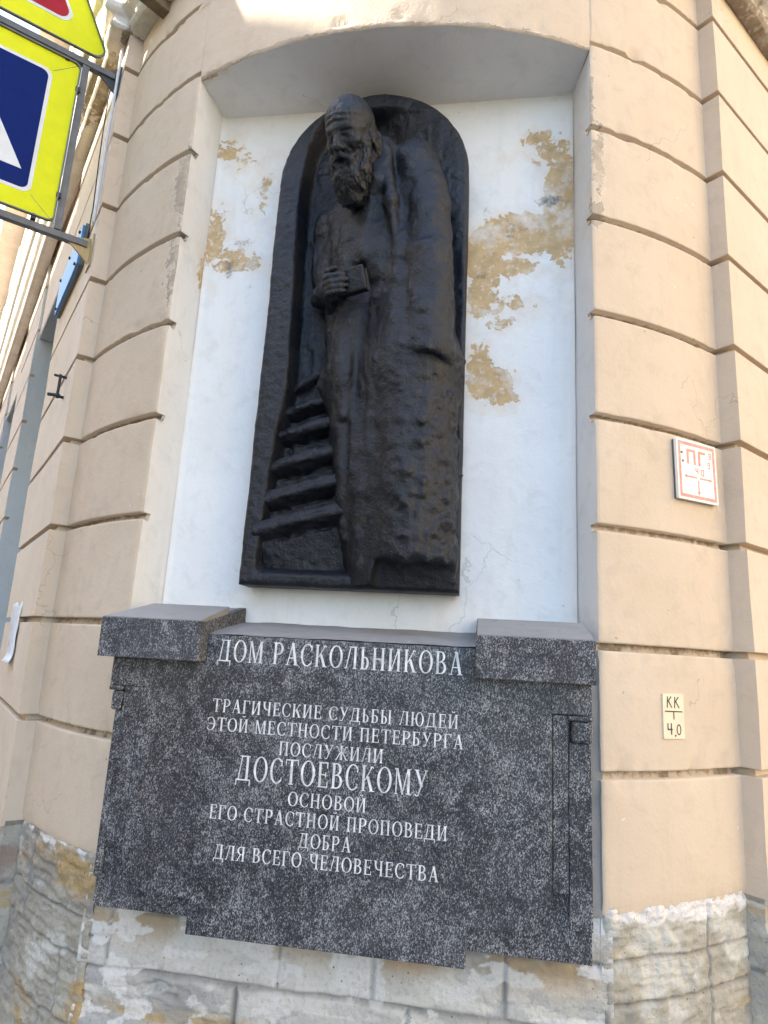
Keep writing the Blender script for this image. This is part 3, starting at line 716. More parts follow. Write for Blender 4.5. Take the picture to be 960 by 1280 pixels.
for x0, x1 in ((-1.285, -1.2375), (.2955, .370)):
    cp = MB()
    gb(cp, x0 - .004, x1, -.390, -.18, 1.408, 1.4245, 0, .005); gb(cp, x0 + .006, x1, -.384, -.18, 1.340, 1.4075, 0, .010)
    cp.build('capital', M['granite'], px_)
for x0, x1 in ((-1.264, -1.2375), (.2955, .3655)):
    sh = MB(); gb(sh, x0, x1, -.3735, -.19, (.80 if x0 < -1 else .80), 1.3395, 0, .004); sh.build('pilaster_strip', M['granite'], px_)
for xa, xb in ((.2468, .2938), (-1.2358, -1.1718)):
    sh = MB(); gb(sh, xa, xb, -.3768, -.20, .90, 1.4245, 0, .002); sh.build('edge_moulding', M['granite'], px_)
for x0, x1 in ((-1.316, -.943), (-.004, .372)):
    cb = MB(); gb(cb, x0, x1, -.45, -.19, 1.5245, 1.661, 0, .003); cbo = cb.build('cornice_block', M['granite_hewn'], px_)
    # mortar weathering on top, sloping up to the wall
    sl2 = MB(); V = []
    yb = -.20
    for x in (x0 + .004, x1 - .004): V += [(x, -.446, 1.655), (x, -.446, 1.664), (x, yb, 1.728), (x, yb, 1.655)]
    V = [(a + (.055 if (i % 4 == 2 and a < x0 + .1 and x0 < -1) else 0), b, c) for i, (a, b, c) in enumerate(V)]
    sl2.add(V, [[0, 1, 2, 3], [7, 6, 5, 4], [0, 4, 5, 1], [1, 5, 6, 2], [2, 6, 7, 3], [3, 7, 4, 0]])
    sl2.build('mortar_fillet', M['mortar'], cbo)
# side cheeks of the blocks that run back to the wall, and the long sloping top between them
for x0, x1 in ((-.975, -.945), (-.003, .02)):
    ck = MB(); V = []
    for x in (x0, x1): V += [(x, -.447, 1.53), (x, -.447, 1.655), (x, -.02, 1.735), (x, -.02, 1.53)]
    ck.add(V, [[0, 1, 2, 3], [7, 6, 5, 4], [0, 4, 5, 1], [1, 5, 6, 2], [2, 6, 7, 3], [3, 7, 4, 0]]); ck.build('cornice_cheek', M['granite_hewn'], px_)
nx = 120; X, S = np.meshgrid(np.linspace(-1.32, .38, nx), np.linspace(0, 1, 24), indexing='ij')
inn = (X > -.96) & (X < .0)
Yt = -.377 + S * .377; Zt = 1.6225 + .058 * S ** .9 + .004 * fbm(np.stack([X, Yt, X * 0], -1), 12, 4, 101)
Zt = np.where(inn, Zt, Zt + .055 * S)
mk('mortar_bed', np.stack([X, Yt, Zt], -1).reshape(-1, 3), gridF(nx, 24, 0), M['mortar'], px_, True)

for x0, x1, ya, yb in ((-1.352, -1.25, -.200, -.220), (.352, .428, -.215, -.205)):
    zs_ = np.linspace(.79, 1.53, 60); xs_ = np.linspace(x0, x1, 12); X, Z = np.meshgrid(xs_, zs_, indexing='ij')
    Y_ = ya + (yb - ya) * (X - x0) / (x1 - x0) - .006 * fbm(np.stack([X, X * 0, Z], -1), 11, 4, 103)
    mk('mortar_joint', np.stack([X, Y_, Z], -1).reshape(-1, 3), gridF(12, 60, 0), M['mortar'], px_, True, attrs={'peel': np.full(X.size, -.5), 'dirt_shade': np.full(X.size, .32)})  # darkened all over; the recessed gap's shading is put into the tone
# --- lettering: an engraved roman face drawn from strokes (unit: cap height)
TH_, HL = .118, .046
def G(): return []
def vbar(g, x, y0=0., y1=1., w=TH_): g.append([(x, y0), (x + w, y0), (x + w, y1), (x, y1)])
def hbar(g, x0, x1, y, w=HL): g.append([(x0, y), (x1, y), (x1, y + w), (x0, y + w)])
def diag(g, x0, y0, x1, y1, w): g.append([(x0, y0), (x0 + w, y0), (x1 + w, y1), (x1, y1)])
def serif(g, x0, x1, y): g.append([(x0, y), (x1, y), (x1, y + .032), (x0, y + .032)])
def tick(g, x, y0, y1, w=.045): g.append([(x, y0), (x + w, y0), (x + w, y1), (x, y1)])
def bowl(g, cx, cy, rx, ry, a0, a1, tk=TH_, hl=HL, n=22):
    o = []; i_ = []
    for a in np.linspace(R(a0), R(a1), n):
        o.append((cx + rx * math.cos(a), cy + ry * math.sin(a))); i_.append((cx + (rx - tk) * math.cos(a), cy + (ry - hl) * math.sin(a)))
    g.append(('ring', o, i_))
def stem(g, x, top=True, bot=True, w=TH_):
    vbar(g, x, 0, 1, w)
    if bot: serif(g, x - .055, x + w + .055, 0)
    if top: serif(g, x - .055, x + w + .055, .968)
def lower_bowl(g, x, h=.56, wd=.36):
    hbar(g, x, x + .18, h - HL); hbar(g, x, x + .18, 0); bowl(g, x + .16, h / 2, wd - .16, h / 2, -90, 90)
def glyph(ch):
    g = G()
    if ch == 'О': bowl(g, .36, .5, .36, .515, 0, 360, n=44); return g, .72
    if ch == 'С' or ch == 'Э':
        bowl(g, .36, .5, .36, .515, 48, 312, n=34)
        tick(g, .56, .70, .93, .05); tick(g, .57, .10, .25, .04)
        if ch == 'Э':
            g2 = []
            for q in g:
                if q[0] == 'ring': g2.append(('ring', [(.66 - x, y) for x, y in q[1]][::-1], [(.66 - x, y) for x, y in q[2]][::-1]))
                else: g2.append([(.66 - x, y) for x, y in q][::-1])
            g = g2; hbar(g, .22, .56, .48); return g, .68
        return g, .64
    if ch == 'Д':
        diag(g, .10, .05, .24, .97, .055); vbar(g, .50, .05, 1.0); hbar(g, .20, .68, .95); serif(g, .14, .30, .968)
        hbar(g, .0, .76, .0, .055); tick(g, .0, -.20, .03, .05); tick(g, .71, -.20, .03, .05); return g, .76
    if ch == 'М':
        vbar(g, .06, 0, 1, .05); serif(g, .0, .17, 0); diag(g, .36, .0, .06, 1.0, .10); diag(g, .37, .0, .62, 1.0, .05); vbar(g, .63, 0, 1.0); serif(g, .58, .82, 0); serif(g, .0, .12, .968); serif(g, .63, .82, .968)
        return g, .82
    if ch == 'Р' or ch == 'Я':
        stem(g, .06); hbar(g, .1, .30, .95); hbar(g, .1, .30, .44); bowl(g, .28, .72, .28, .28, -90, 90)
        if ch == 'Я':
            g2 = []
            for q in g:
                if q[0] == 'ring': g2.append(('ring', [(.60 - x, y) for x, y in q[1]][::-1], [(.60 - x, y) for x, y in q[2]][::-1]))
                else: g2.append([(.60 - x, y) for x, y in q][::-1])
            g = g2; diag(g, .02, 0, .26, .46, .075); serif(g, -.04, .14, 0); return g, .62
        return g, .58
    if ch == 'А':
        diag(g, .07, 0, .31, 1.0, .05); diag(g, .50, 0, .27, 1.02, .14); hbar(g, .16, .48, .30); serif(g, .0, .19, 0); serif(g, .43, .70, 0); return g, .68
    if ch == 'К':
        stem(g, .06); diag(g, .17, .42, .50, .97, .05); diag(g, .48, .0, .25, .58, .13); serif(g, .42, .68, 0); bowl(g, .52, .90, .09, .085, 0, 180, .045); return g, .65
    if ch == 'Л':
        diag(g, .06, .06, .25, .97, .05); bowl(g, .055, .075, .07, .08, 180, 360, .04); vbar(g, .48, 0, 1.0); hbar(g, .24, .62, .95); serif(g, .42, .68, 0); serif(g, .17, .3, .968); return g, .68
    if ch == 'Ь' or ch == 'Ы':
        stem(g, .06); lower_bowl(g, .1)
        if ch == 'Ы': stem(g, .60); return g, .80
        return g, .50
    if ch == 'Н': stem(g, .06); stem(g, .50); hbar(g, .15, .55, .48); return g, .70
    if ch == 'И' or ch == 'Й':
        stem(g, .06); stem(g, .50); diag(g, .17, .06, .48, .94, .05)
        if ch == 'Й': bowl(g, .345, 1.28, .14, .14, 200, 340, .055)
        return g, .70
    if ch == 'В':
        stem(g, .06); hbar(g, .1, .28, .95); hbar(g, .1, .30, .50); hbar(g, .1, .30, 0); bowl(g, .26, .76, .24, .24, -90, 90); bowl(g, .28, .275, .28, .275, -90, 90); return g, .58
    if ch == 'Т':
        stem(g, .26, False); hbar(g, .02, .64, .95); tick(g, .0, .78, 1.0); tick(g, .62, .78, 1.0); return g, .66
    if ch == 'Г': stem(g, .06); hbar(g, .1, .50, .95); tick(g, .48, .74, 1.0); return g, .54
    if ch == 'Ч': stem(g, .46); bowl(g, .34, .80, .28, .42, 180, 275, .12); vbar(g, .06, .78, 1.0); serif(g, .0, .24, .968); hbar(g, .34, .50, .38); return g, .66
    if ch == 'Е': stem(g, .06); hbar(g, .1, .48, .95); hbar(g, .1, .40, .48); hbar(g, .1, .50, 0); tick(g, .46, .76, 1.0); tick(g, .385, .40, .60); tick(g, .48, 0, .24); return g, .55
    if ch == 'У':
        diag(g, .30, .36, .05, .98, .13); diag(g, .17, -.02, .54, .98, .05); serif(g, .0, .24, .968); serif(g, .47, .66, .968); bowl(g, .13, .06, .09, .09, 180, 340, .05); return g, .64
    if ch == 'Б': stem(g, .06); hbar(g, .1, .48, .95); tick(g, .46, .77, 1.0); lower_bowl(g, .1, .58, .40); return g, .55
    if ch == 'Ю': stem(g, .06); hbar(g, .15, .36, .48); bowl(g, .62, .5, .30, .515, 0, 360, .12, n=40); return g, .93
    if ch == 'П': stem(g, .06); stem(g, .50); hbar(g, .1, .56, .95); return g, .70
    if ch == 'Ж':
        stem(g, .40); diag(g, .06, 0, .36, .56, .075); diag(g, .80, 0, .50, .56, .075); diag(g, .10, .98, .38, .46, .045); diag(g, .78, .98, .51, .46, .045)
        serif(g, .0, .18, 0); serif(g, .76, .94, 0); bowl(g, .12, .90, .08, .085, 0, 180, .04); bowl(g, .80, .90, .08, .085, 0, 180, .04); return g, .94
    return g, .40
def inscription(txt, x0, x1, zb, h, y=FY):
    adv = []; tot = 0.0; gap = .145
    for ch in txt:
        g, w = glyph(ch); adv.append((g, tot)); tot += (w + gap) if ch != ' ' else .42
    tot -= gap; k = (x1 - x0) / tot; mb = MB(); n = 0
    wend = [i + 1 == len(txt) or txt[i + 1] == ' ' for i in range(len(txt))]
    for gi, (g, a) in enumerate(adv):
        for q in g:
            n += 1; d = -.0008 - .00006 * (n % 11)
            if q[0] == 'ring':
                o, i_ = q[1], q[2]
                for j in range(len(o) - 1):
                    P = [o[j], o[j + 1], i_[j + 1], i_[j]]
                    P = [(x0 + (a + p[0]) * k, y, zb + p[1] * h) for p in P]
                    V = [(p[0], y + d, p[2]) for p in P] + [(p[0], y + .0004, p[2]) for p in P]
                    mb.add(V, [[0, 3, 2, 1], [1, 2, 6, 5], [3, 0, 4, 7], [0, 1, 5, 4], [2, 3, 7, 6]])
            else:
                P = [(x0 + (a + p[0]) * k, zb + p[1] * h) for p in q]
                V = [(p[0], y + d, p[1]) for p in P] + [(p[0], y + .0004, p[1]) for p in P]
                mb.add(V, [[0, 1, 2, 3], [0, 4, 5, 1], [1, 5, 6, 2], [2, 6, 7, 3], [3, 7, 4, 0]])
            if q is g[-1] and wend[gi]: mb.build('inscription_word', M['letter'], px_); mb = MB()
for txt, xl, xr, bl, br, top in (
    ('ДОМ РАСКОЛЬНИКОВА', 272, 578, (296.6, 828.5), (572, 842.7), (296, 803.7)),
    ('ТРАГИЧЕСКИЕ СУДЬБЫ ЛЮДЕЙ', 266, 573, (272, 890.5), (567, 910), (272, 876)),
    ('ЭТОЙ МЕСТНОСТИ ПЕТЕРБУРГА', 258.5, 579, (263, 912.5), (576, 936.5), (263, 898)),
    ('ПОСЛУЖИЛИ', 349, 479, (350, 943.7), (475, 954), (350, 929)),
    ('ДОСТОЕВСКОМУ', 295, 534, (319.6, 977), (503, 993), (319.6, 951)),
    ('ОСНОВОЙ', 360, 457.5, (367, 1007.8), (448, 1015), (367, 992)),
    ('ЕГО СТРАСТНОЙ ПРОПОВЕДИ', 262, 559, (266, 1024), (555, 1050), (266, 1009)),
    ('ДОБРА', 373, 438.5, (389, 1061), (433, 1065), (389, 1045)),
    ('ДЛЯ ВСЕГО ЧЕЛОВЕЧЕСТВА', 267, 548, (288, 1075), (543, 1102.5), (271, 1057.5))):
    a = at_y(*bl, FY); b = at_y(*br, FY); t_ = at_y(*top, FY); zb = (a[2] + b[2]) / 2
    xa = at_y(xl, bl[1] - 8, FY)[0]; xb = at_y(xr, br[1] - 8, FY)[0]
    h = {'ДОМ РАСКОЛЬНИКОВА': .074, 'ДОСТОЕВСКОМУ': .079}.get(txt, .0435)
    inscription(txt, xa, xb, zb, h)

# ------------------------------------------------------------------ bronze relief
def surface_nets(f, org, h):
    s = f < 0; nx, ny, nz = f.shape
    c = [s[i:nx - 1 + i, j:ny - 1 + j, k:nz - 1 + k] for i in (0, 1) for j in (0, 1) for k in (0, 1)]
    cnt = sum(x.astype(np.int8) for x in c); act = (cnt > 0) & (cnt < 8)
    idx = -np.ones(act.shape, dtype=np.int64); ii = np.argwhere(act); idx[act] = np.arange(len(ii))
    acc = np.zeros((len(ii), 3)); num = np.zeros(len(ii))
    cor = [(i, j, k) for i in (0, 1) for j in (0, 1) for k in (0, 1)]
    val = [f[ii[:, 0] + a, ii[:, 1] + b, ii[:, 2] + e] for a, b, e in cor]
    for a in range(8):
        for b in range(a + 1, 8):
            if sum(abs(x - y) for x, y in zip(cor[a], cor[b])) != 1: continue
            va, vb = val[a], val[b]; m = (va < 0) != (vb < 0)
            t = np.where(m, va / np.where(m, va - vb, 1), 0)
            p = np.array(cor[a])[None] + t[:, None] * (np.array(cor[b]) - np.array(cor[a]))[None]
            acc[m] += p[m]; num[m] += 1
    V = (ii + acc / num[:, None]) * h + np.asarray(org)
    Fs = []
    for ax in range(3):
        lo = [slice(0, None)] * 3; hi = [slice(0, None)] * 3
        lo[ax] = slice(0, -1); hi[ax] = slice(1, None)
        A = s[tuple(lo)]; B = s[tuple(hi)]; e = np.argwhere(A != B)
        o = [q for q in range(3) if q != ax]
        ok = np.all([(e[:, q] > 0) & (e[:, q] < f.shape[q] - 1) for q in o], axis=0); e = e[ok]
        q = []
        for d0, d1 in ((-1, -1), (0, -1), (0, 0), (-1, 0)):
            g = e.copy(); g[:, o[0]] += d0; g[:, o[1]] += d1; q.append(idx[g[:, 0], g[:, 1], g[:, 2]])
        q = np.stack(q, -1); ins = A[e[:, 0], e[:, 1], e[:, 2]]
        flip = ins if ax != 1 else ~ins
        q[~flip] = q[~flip][:, ::-1]; Fs.append(q)
    return V, np.concatenate(Fs)
def smin(a, b, k):
    h = np.clip(.5 + .5 * (b - a) / k, 0, 1); return b + (a - b) * h - k * h * (1 - h)
def smax(a, b, k): return -smin(-a, -b, k)
def cone(P, a, b, ra, rb, sc=(1, 1, 1)):
    sc = np.asarray(sc, float); a = np.asarray(a, float) * sc; b = np.asarray(b, float) * sc; Q = P * sc
    ba = b - a; t = np.clip(((Q - a) @ ba) / (ba @ ba + 1e-9), 0, 1)
    return np.linalg.norm(Q - a - t[..., None] * ba, axis=-1) - (ra + (rb - ra) * t)
def ell(P, c, r):
    q = (P - np.asarray(c)) / np.asarray(r); k = np.linalg.norm(q, axis=-1); return (k - 1) * min(r)
def rbox(P, c, axs, half, rad):
    q = np.abs(np.stack([(P - np.asarray(c)) @ np.asarray(a) for a in axs], -1)) - (np.asarray(half) - rad)
    return np.linalg.norm(np.maximum(q, 0), axis=-1) + np.minimum(q.max(-1), 0) - rad
def pts_grid(lo, hi, h):
    ax = [np.arange(l, u_ + h, h) for l, u_ in zip(lo, hi)]
    return np.stack(np.meshgrid(*ax, indexing='ij'), -1)
def unit(v): v = np.asarray(v, float); return v / np.linalg.norm(v)
rel = thing('bronze_relief', 'dark bronze high relief of a bearded man holding a book beside a stair', 'relief', (-.51, -.05, 1.83))
SX0, SX1, SZ0, SZS = -.948, -.072, 1.822, 3.66                # slab outline, springing of the arch
SCX = (SX0 + SX1) / 2; SRX = (SX1 - SX0) / 2
def W_(px, py, w): return at_y(px, py, -w)
# --- arched slab as a modelled sheet with edges
hs = .0065; xs = np.arange(SX0 - .01, SX1 + .0101, hs); zs = np.arange(SZ0, SZS + SRX + .02, hs)
sp = (SX0 + .018, SX1)                                         # leans in a little towards the top on the left
def lim(z):
    e = .006 * fbm(np.stack([z * 0 + 1, z * 0, z], -1), 5, 4, 111)
    k = np.clip((z - SZ0) / 1.9, 0, 1)
    xl = SX0 + .012 * k + e; xr = SX1 - .010 * k - e * .5
    rz = (z - SZS) / (SRX + .002); c = np.sqrt(np.clip(1 - np.clip(rz, 0, 1) ** 2, 0, 1)); mid = (xl + xr) / 2
    return mid - (mid - xl) * c, mid + (xr - mid) * c
nu = 150; zs = np.concatenate([np.arange(SZ0, SZS, hs), SZS + (SRX + .001) * np.sin(np.linspace(0, math.pi / 2, 90))])
U = np.linspace(0, 1, nu)
xl, xr = lim(zs); X = xl[None] + (xr - xl)[None] * U[:, None]; Z = np.repeat(zs[None], nu, 0)
P = np.stack([X, X * 0, Z], -1)
# inner edge of the hollow
pe = [W_(px, py, .14) for px, py in ((400, 150), (384, 185), (375, 230), (368, 300), (364, 380), (357, 480), (343, 540), (333, 600), (324, 660), (318, 700))]
lz = np.array([p[2] for p in pe])[::-1]; lx = np.array([p[0] for p in pe])[::-1]
inn = np.interp(Z, lz, lx)
dl = X - inn + .006 * fbm(P, 12, 4, 113)
archd = SRX + .002 - np.sqrt((np.maximum(Z - SZS, 0)) ** 2 + (X - SCX) ** 2)
dr_ = np.where(Z > SZS, archd, SX1 - X)
dl = np.where(Z > lz[-1], np.minimum(dl, archd - .07 + .03 * sstep(SCX, SCX + .3, X)), dl)
cav = sstep(0, .030, dl) * sstep(.004, .070 + .12 * sstep(3.2, 3.6, Z) * sstep(SCX - .1, SCX + .15, X), dr_) * sstep(1.86, 1.93, Z)
Wd = .145 - (.105 - .075 * sstep(SCX - .02, SCX + .20, X)) * cav
Wd = Wd + .007 * fbm(P, 4, 4, 115) + .007 * fbm(P, 16, 4, 116) * (1 + .9 * cav) + .006 * np.maximum(0, fbm(P, 34, 3, 117))
Wd += .012 * cav * np.maximum(0, fbm(P * np.array([1.0, 1, .45]), 22, 3, 118))
edge = np.minimum(np.minimum(X - xl[None], xr[None] - X), np.where(Z > SZS, archd, 9)); edge = np.minimum(edge, Z - SZ0)
Wd -= .016 * np.exp(-np.maximum(edge, 0) / .008)
V = np.stack([X, -Wd, Z], -1); n1 = nu * len(zs)
ringi = [0 * len(zs) + k for k in range(len(zs) - 1, -1, -1)] + [i * len(zs) for i in range(1, nu)] + [(nu - 1) * len(zs) + k for k in range(1, len(zs))]
Vf = V.reshape(-1, 3); bk_ = Vf[ringi].copy(); bk_[:, 1] = -.012
n = len(ringi); k = np.arange(n - 1)
F2 = np.stack([np.array(ringi)[k], np.array(ringi)[k + 1], n1 + k + 1, n1 + k], -1)[:, ::-1]
mk('arched_slab', np.vstack([Vf, bk_]), np.vstack([gridF(nu, len(zs), 0), F2]), M['bronze'], rel, True)

# --- figure (coat, sleeve, collar) in one continuous surface
h = .0085
lo, hi = (-.90, -.50, 1.83), (-.055, .02, 3.86)
G3 = pts_grid(lo, hi, h)
A = W_
def C(px, py, w): p = A(px, py, w); return (p[0], -w, p[2])
d = cone(G3, C(514, 262, .11), C(517, 460, .12), .140, .190, (1, 1, 1))
d = smin(d, cone(G3, C(517, 460, .12), C(515, 720, .15), .190, .165), .06)
d = smin(d, cone(G3, C(447, 285, .045), C(449, 480, .06), .140, .160), .07)
d = smin(d, cone(G3, C(449, 480, .06), C(482, 720, .075), .160, .155), .06)
d = smin(d, cone(G3, C(468, 235, .14), C(470, 330, .12), .105, .14), .06)
d = smin(d, cone(G3, C(520, 207, .180), C(535, 258, .19), .098, .104), .020)
d = smin(d, cone(G3, C(492, 206, .150), C(520, 205, .165), .060, .085), .03)       # shoulder
d = smin(d, cone(G3, C(478, 190, .20), C(470, 235, .20), .062, .085), .03)      # neck inside the collar
d = smin(d, cone(G3, C(410, 280, .05), C(408, 350, .07), .050, .058), .06)      # other upper arm
arm = cone(G3, C(536, 240, .20), C(536, 330, .235), .088, .096)
arm = smin(arm, cone(G3, C(536, 330, .235), C(536, 440, .250), .096, .100), .03)
cut = G3[..., 2] - (C(533, 440, .30)[2] + .55 * (C(515, 430, .3)[0] - G3[..., 0]) * .35 + .012 * fbm(G3 * np.array([1, .2, 0]), 9, 3, 131))
arm = smax(arm, -cut, .012)
d = smin(d, arm, .012)
d = smin(d, cone(G3, C(408, 372, .10), C(420, 366, .22), .058, .05), .03)       # forearm stub behind the hand
# lapel and collar
d = smin(d, cone(G3, C(480, 190, .245), C(489, 250, .265), .028, .024), .020)
d = smin(d, cone(G3, C(489, 250, .265), C(500, 350, .270), .024, .006), .03)
d = smin(d, cone(G3, C(482, 190, .25), C(462, 172, .19), .028, .03), .015)
d = smin(d, cone(G3, C(450, 268, .205), C(440, 335, .205), .016, .012), .03)
# hem: coat ends above the base on the right, goes down to it on the left
xr_ = G3[..., 0]; hem = C(510, 697, .30)[2] + .010 * fbm(G3 * np.array([1, .3, 0]), 12, 3, 133) - .05 * sstep(.12, .03, np.abs(-G3[..., 1])) 
left = sstep(C(474, 690, .2)[0], C(462, 690, .2)[0], xr_)
d = smax(d, (hem - .14 * left - sstep(.20, .10, -G3[..., 1]) * .2) - G3[..., 2], .02)
# folds and modelling marks
lowz = sstep(3.55, 3.1, G3[..., 2])
fx = G3[..., 0] + .05 * fbm(G3 * np.array([1, 1, .5]), 3, 3, 121)
fold = np.sin(fx * 44 + 2.2 * (G3[..., 2] - 3)) * .5 + np.sin(fx * 71 - 3 * G3[..., 2]) * .3
fold2 = fbm(G3 * np.array([1, .6, .16]), 15, 3, 123)
leftm = sstep(-.30, -.50, G3[..., 0])
d = d + (.006 * fold + .011 * fold2) * (.35 + .9 * leftm) * sstep(3.7, 3.5, G3[..., 2])
lump = fbm(G3, 17, 4, 125); lump2 = np.abs(noise(G3, 30, 129))
rightlow = sstep(-.42, -.25, G3[..., 0]) * sstep(3.0, 2.3, G3[..., 2])
lump3 = np.maximum(0, noise(G3, 21, 126) * .6 + noise(G3, 43, 128) * .5)
d = d - .007 * fbm(G3, 7, 3, 127) - .008 * lump - .020 * np.maximum(0, lump - .05) * (.45 + rightlow) - .010 * lump2 * rightlow - .012 * lump3 * (.35 + rightlow)
# a deep cut fold between the two sides of the coat
cutf = cone(G3, C(455, 330, .22), C(440, 520, .22), .010, .014); d = smax(d, -cutf, .03)
cutf = cone(G3, C(432, 530, .21), C(428, 680, .19), .014, .012); d = smax(d, -cutf, .03)
Vv, Ff = surface_nets(d, lo, h)
mk('figure', Vv, Ff, M['bronze'], rel, True)

# --- stair
stair = []
for (x0, y0, x1, y1, w0, th_) in ((364, 495, 404, 473, .075, .014), (346, 527, 416, 503, .090, .018), (336, 555, 426, 530, .106, .021), (331, 593, 440, 563, .120, .027), (326, 632, 448, 599, .134, .030), (320, 670, 452, 636, .148, .031)):
    a = C(x0, y0, w0); b = C(x1, y1, w0 + .01); stair.append((a, b, th_))
lo2, hi2 = (-.93, -.24, 1.84), (-.50, .02, 2.75); h2 = .006
G4 = pts_grid(lo2, hi2, h2); d = np.full(G4.shape[:3], 9.0)
for a, b, th_ in stair:
    a = np.array(a); b = np.array(b); ax = (b - a); L_ = np.linalg.norm(ax); ax /= L_; out_ = np.array([0, -1., 0]); out_ -= ax * (ax @ out_); out_ /= np.linalg.norm(out_); upv = np.cross(ax, out_); upv *= np.sign(upv[2])
    c = (a + b) / 2 + out_ * -.06
    u3 = ((G4 - c) @ ax) / L_; bend = (upv * .008)[None, None, None] * (np.sin(u3 * 3.0 + th_ * 60) - .8 * u3)[..., None]
    d = smin(d, rbox(G4 - bend, c, (ax, unit(out_ + .50 * upv), unit(upv - .50 * out_)), (L_ / 2 + .012, .070, th_ * .92), .0155), .012)
    d = smin(d, rbox(G4, c - upv * ((.060 if th_ < .0305 else .105) + th_) - out_ * .050, (ax, unit(out_ - .15 * upv), unit(upv + .15 * out_)), (L_ / 2 + .01, .05, .065 if th_ < .0305 else .115), .010), .010)
d = d - .010 * fbm(G4, 8, 4, 141) - .007 * fbm(G4, 30, 3, 143)
Vv, Ff = surface_nets(d, lo2, h2); mk('stair', Vv, Ff, M['bronze'], rel, True)

# --- head: local frame (right, forward, up), unit metres
HC = np.array(C(441, 178, .33))
hf = unit((-.33, -.74, -.60)); hu = unit(np.array([-.10, -.50, 1.0]) - hf * (hf @ np.array([-.10, -.50, 1.0]))); hr = np.cross(hf, hu)
lo3, hi3 = (-.17, -.17, -.36), (.17, .21, .21); h3 = .0036
Q = pts_grid(lo3, hi3, h3)
def S(x): return Q * np.array([1, 1, 1])
aQ = Q.copy(); aQ[..., 0] = np.abs(aQ[..., 0])                    # mirrored features
d = ell(Q, (0, -.012, .075), (.104, .130, .112))                  # skull
d = smin(d, ell(Q, (0, .040, .020), (.086, .090, .120)), .03)     # face
d = smin(d, ell(Q, (0, .050, -.075), (.072, .070, .080)), .03)    # jaw
d = smin(d, cone(aQ, (.010, .120, .046), (.058, .098, .047), .014, .009), .020)     # brow
d = smin(d, cone(aQ, (.066, .082, -.012), (.050, .098, -.028), .024, .018), .020)    # cheekbone
d = smax(d, -ell(aQ, (.040, .130, .022), (.031, .026, .017)), .014)                  # eye socket
d = smin(d, ell(aQ, (.040, .100, .021), (.019, .017, .014)), .006)                   # eyeball and lids
d = smin(d, cone(aQ, (.022, .118, .028), (.060, .103, .027), .006, .005), .006)      # upper lid
d = smin(d, cone(aQ, (.024, .113, .010), (.056, .103, .012), .006, .005), .008)      # lower lid, bag
d = smin(d, cone(Q, (0, .122, .040), (0, .150, -.022), .013, .019), .012)            # nose
d = smin(d, ell(aQ, (.015, .132, -.026), (.013, .018, .012)), .008)                  # nostril wings
d = smax(d, -cone(aQ, (.048, .118, -.030), (.064, .096, -.075), .006, .006), .016)   # furrow
d = smax(d, -cone(aQ, (.085, .070, -.040), (.078, .075, -.075), .016, .014), .03)    # hollow cheek
# moustache, mouth, beard
hair = cone(aQ, (.004, .140, -.052), (.042, .122, -.080), .015, .015); hair = smin(hair, cone(aQ, (.042, .122, -.080), (.058, .098, -.125), .015, .010), .012)
d = smin(d, hair, .006)
d = smax(d, -ell(Q, (0, .140, -.078), (.026, .020, .008)), .008)
d = smin(d, ell(Q, (0, .122, -.090), (.024, .016, .010)), .008)                      # lower lip
bd = ell(Q, (0, .072, -.145), (.074, .064, .080)); bd = smin(bd, cone(Q, (0, .080, -.15), (.006, .078, -.208), .064, .060), .04)
bd = smin(bd, cone(aQ, (.078, .030, -.020), (.058, .062, -.120), .024, .034), .03)   # side beard
bd = bd + .013 * np.abs(noise(Q * np.array([1, 1, .5]), 38, 151)) - .010 * np.abs(noise(Q * np.array([1, 1, .6]), 75, 153)) - .006
d = smin(d, bd, .012)
# hair at sides and back, ears
sd = cone(aQ, (.080, -.045, .050), (.070, -.065, -.060), .018, .026); sd = smin(sd, ell(Q, (0, -.10, -.02), (.092, .050, .12)), .03)
sd = sd - .009 * np.abs(noise(Q * np.array([1, 1, .5]), 42, 155)) + .002
d = smin(d, sd, .010)
d = smin(d, ell(aQ, (.100, -.010, .004), (.011, .022, .034)), .006); d = smax(d, -ell(aQ, (.110, -.004, .005), (.006, .012, .019)), .006)
d = smin(d, cone(Q, (0, -.04, -.10), (.0, -.10, -.28), .070, .080), .03)             # neck
# wrinkles of the forehead, modelling marks
d = d + .0012 * np.sin(Q[..., 2] * 260 + 6 * np.abs(Q[..., 0] * 10)) * sstep(.055, .075, Q[..., 2]) * sstep(.13, .10, Q[..., 2]) * sstep(.05, .08, Q[..., 1])
d = d - .004 * fbm(Q, 26, 4, 157) - .003 * fbm(Q, 11, 3, 159)
HS = .93
Vv, Ff = surface_nets(d, lo3, h3); Vv = Vv * HS
mk('head', HC + Vv[:, :1] * hr + Vv[:, 1:2] * hf + Vv[:, 2:3] * hu, Ff if np.dot(np.cross(hr, hf), hu) > 0 else Ff[:, ::-1], M['bronze'], rel, True)

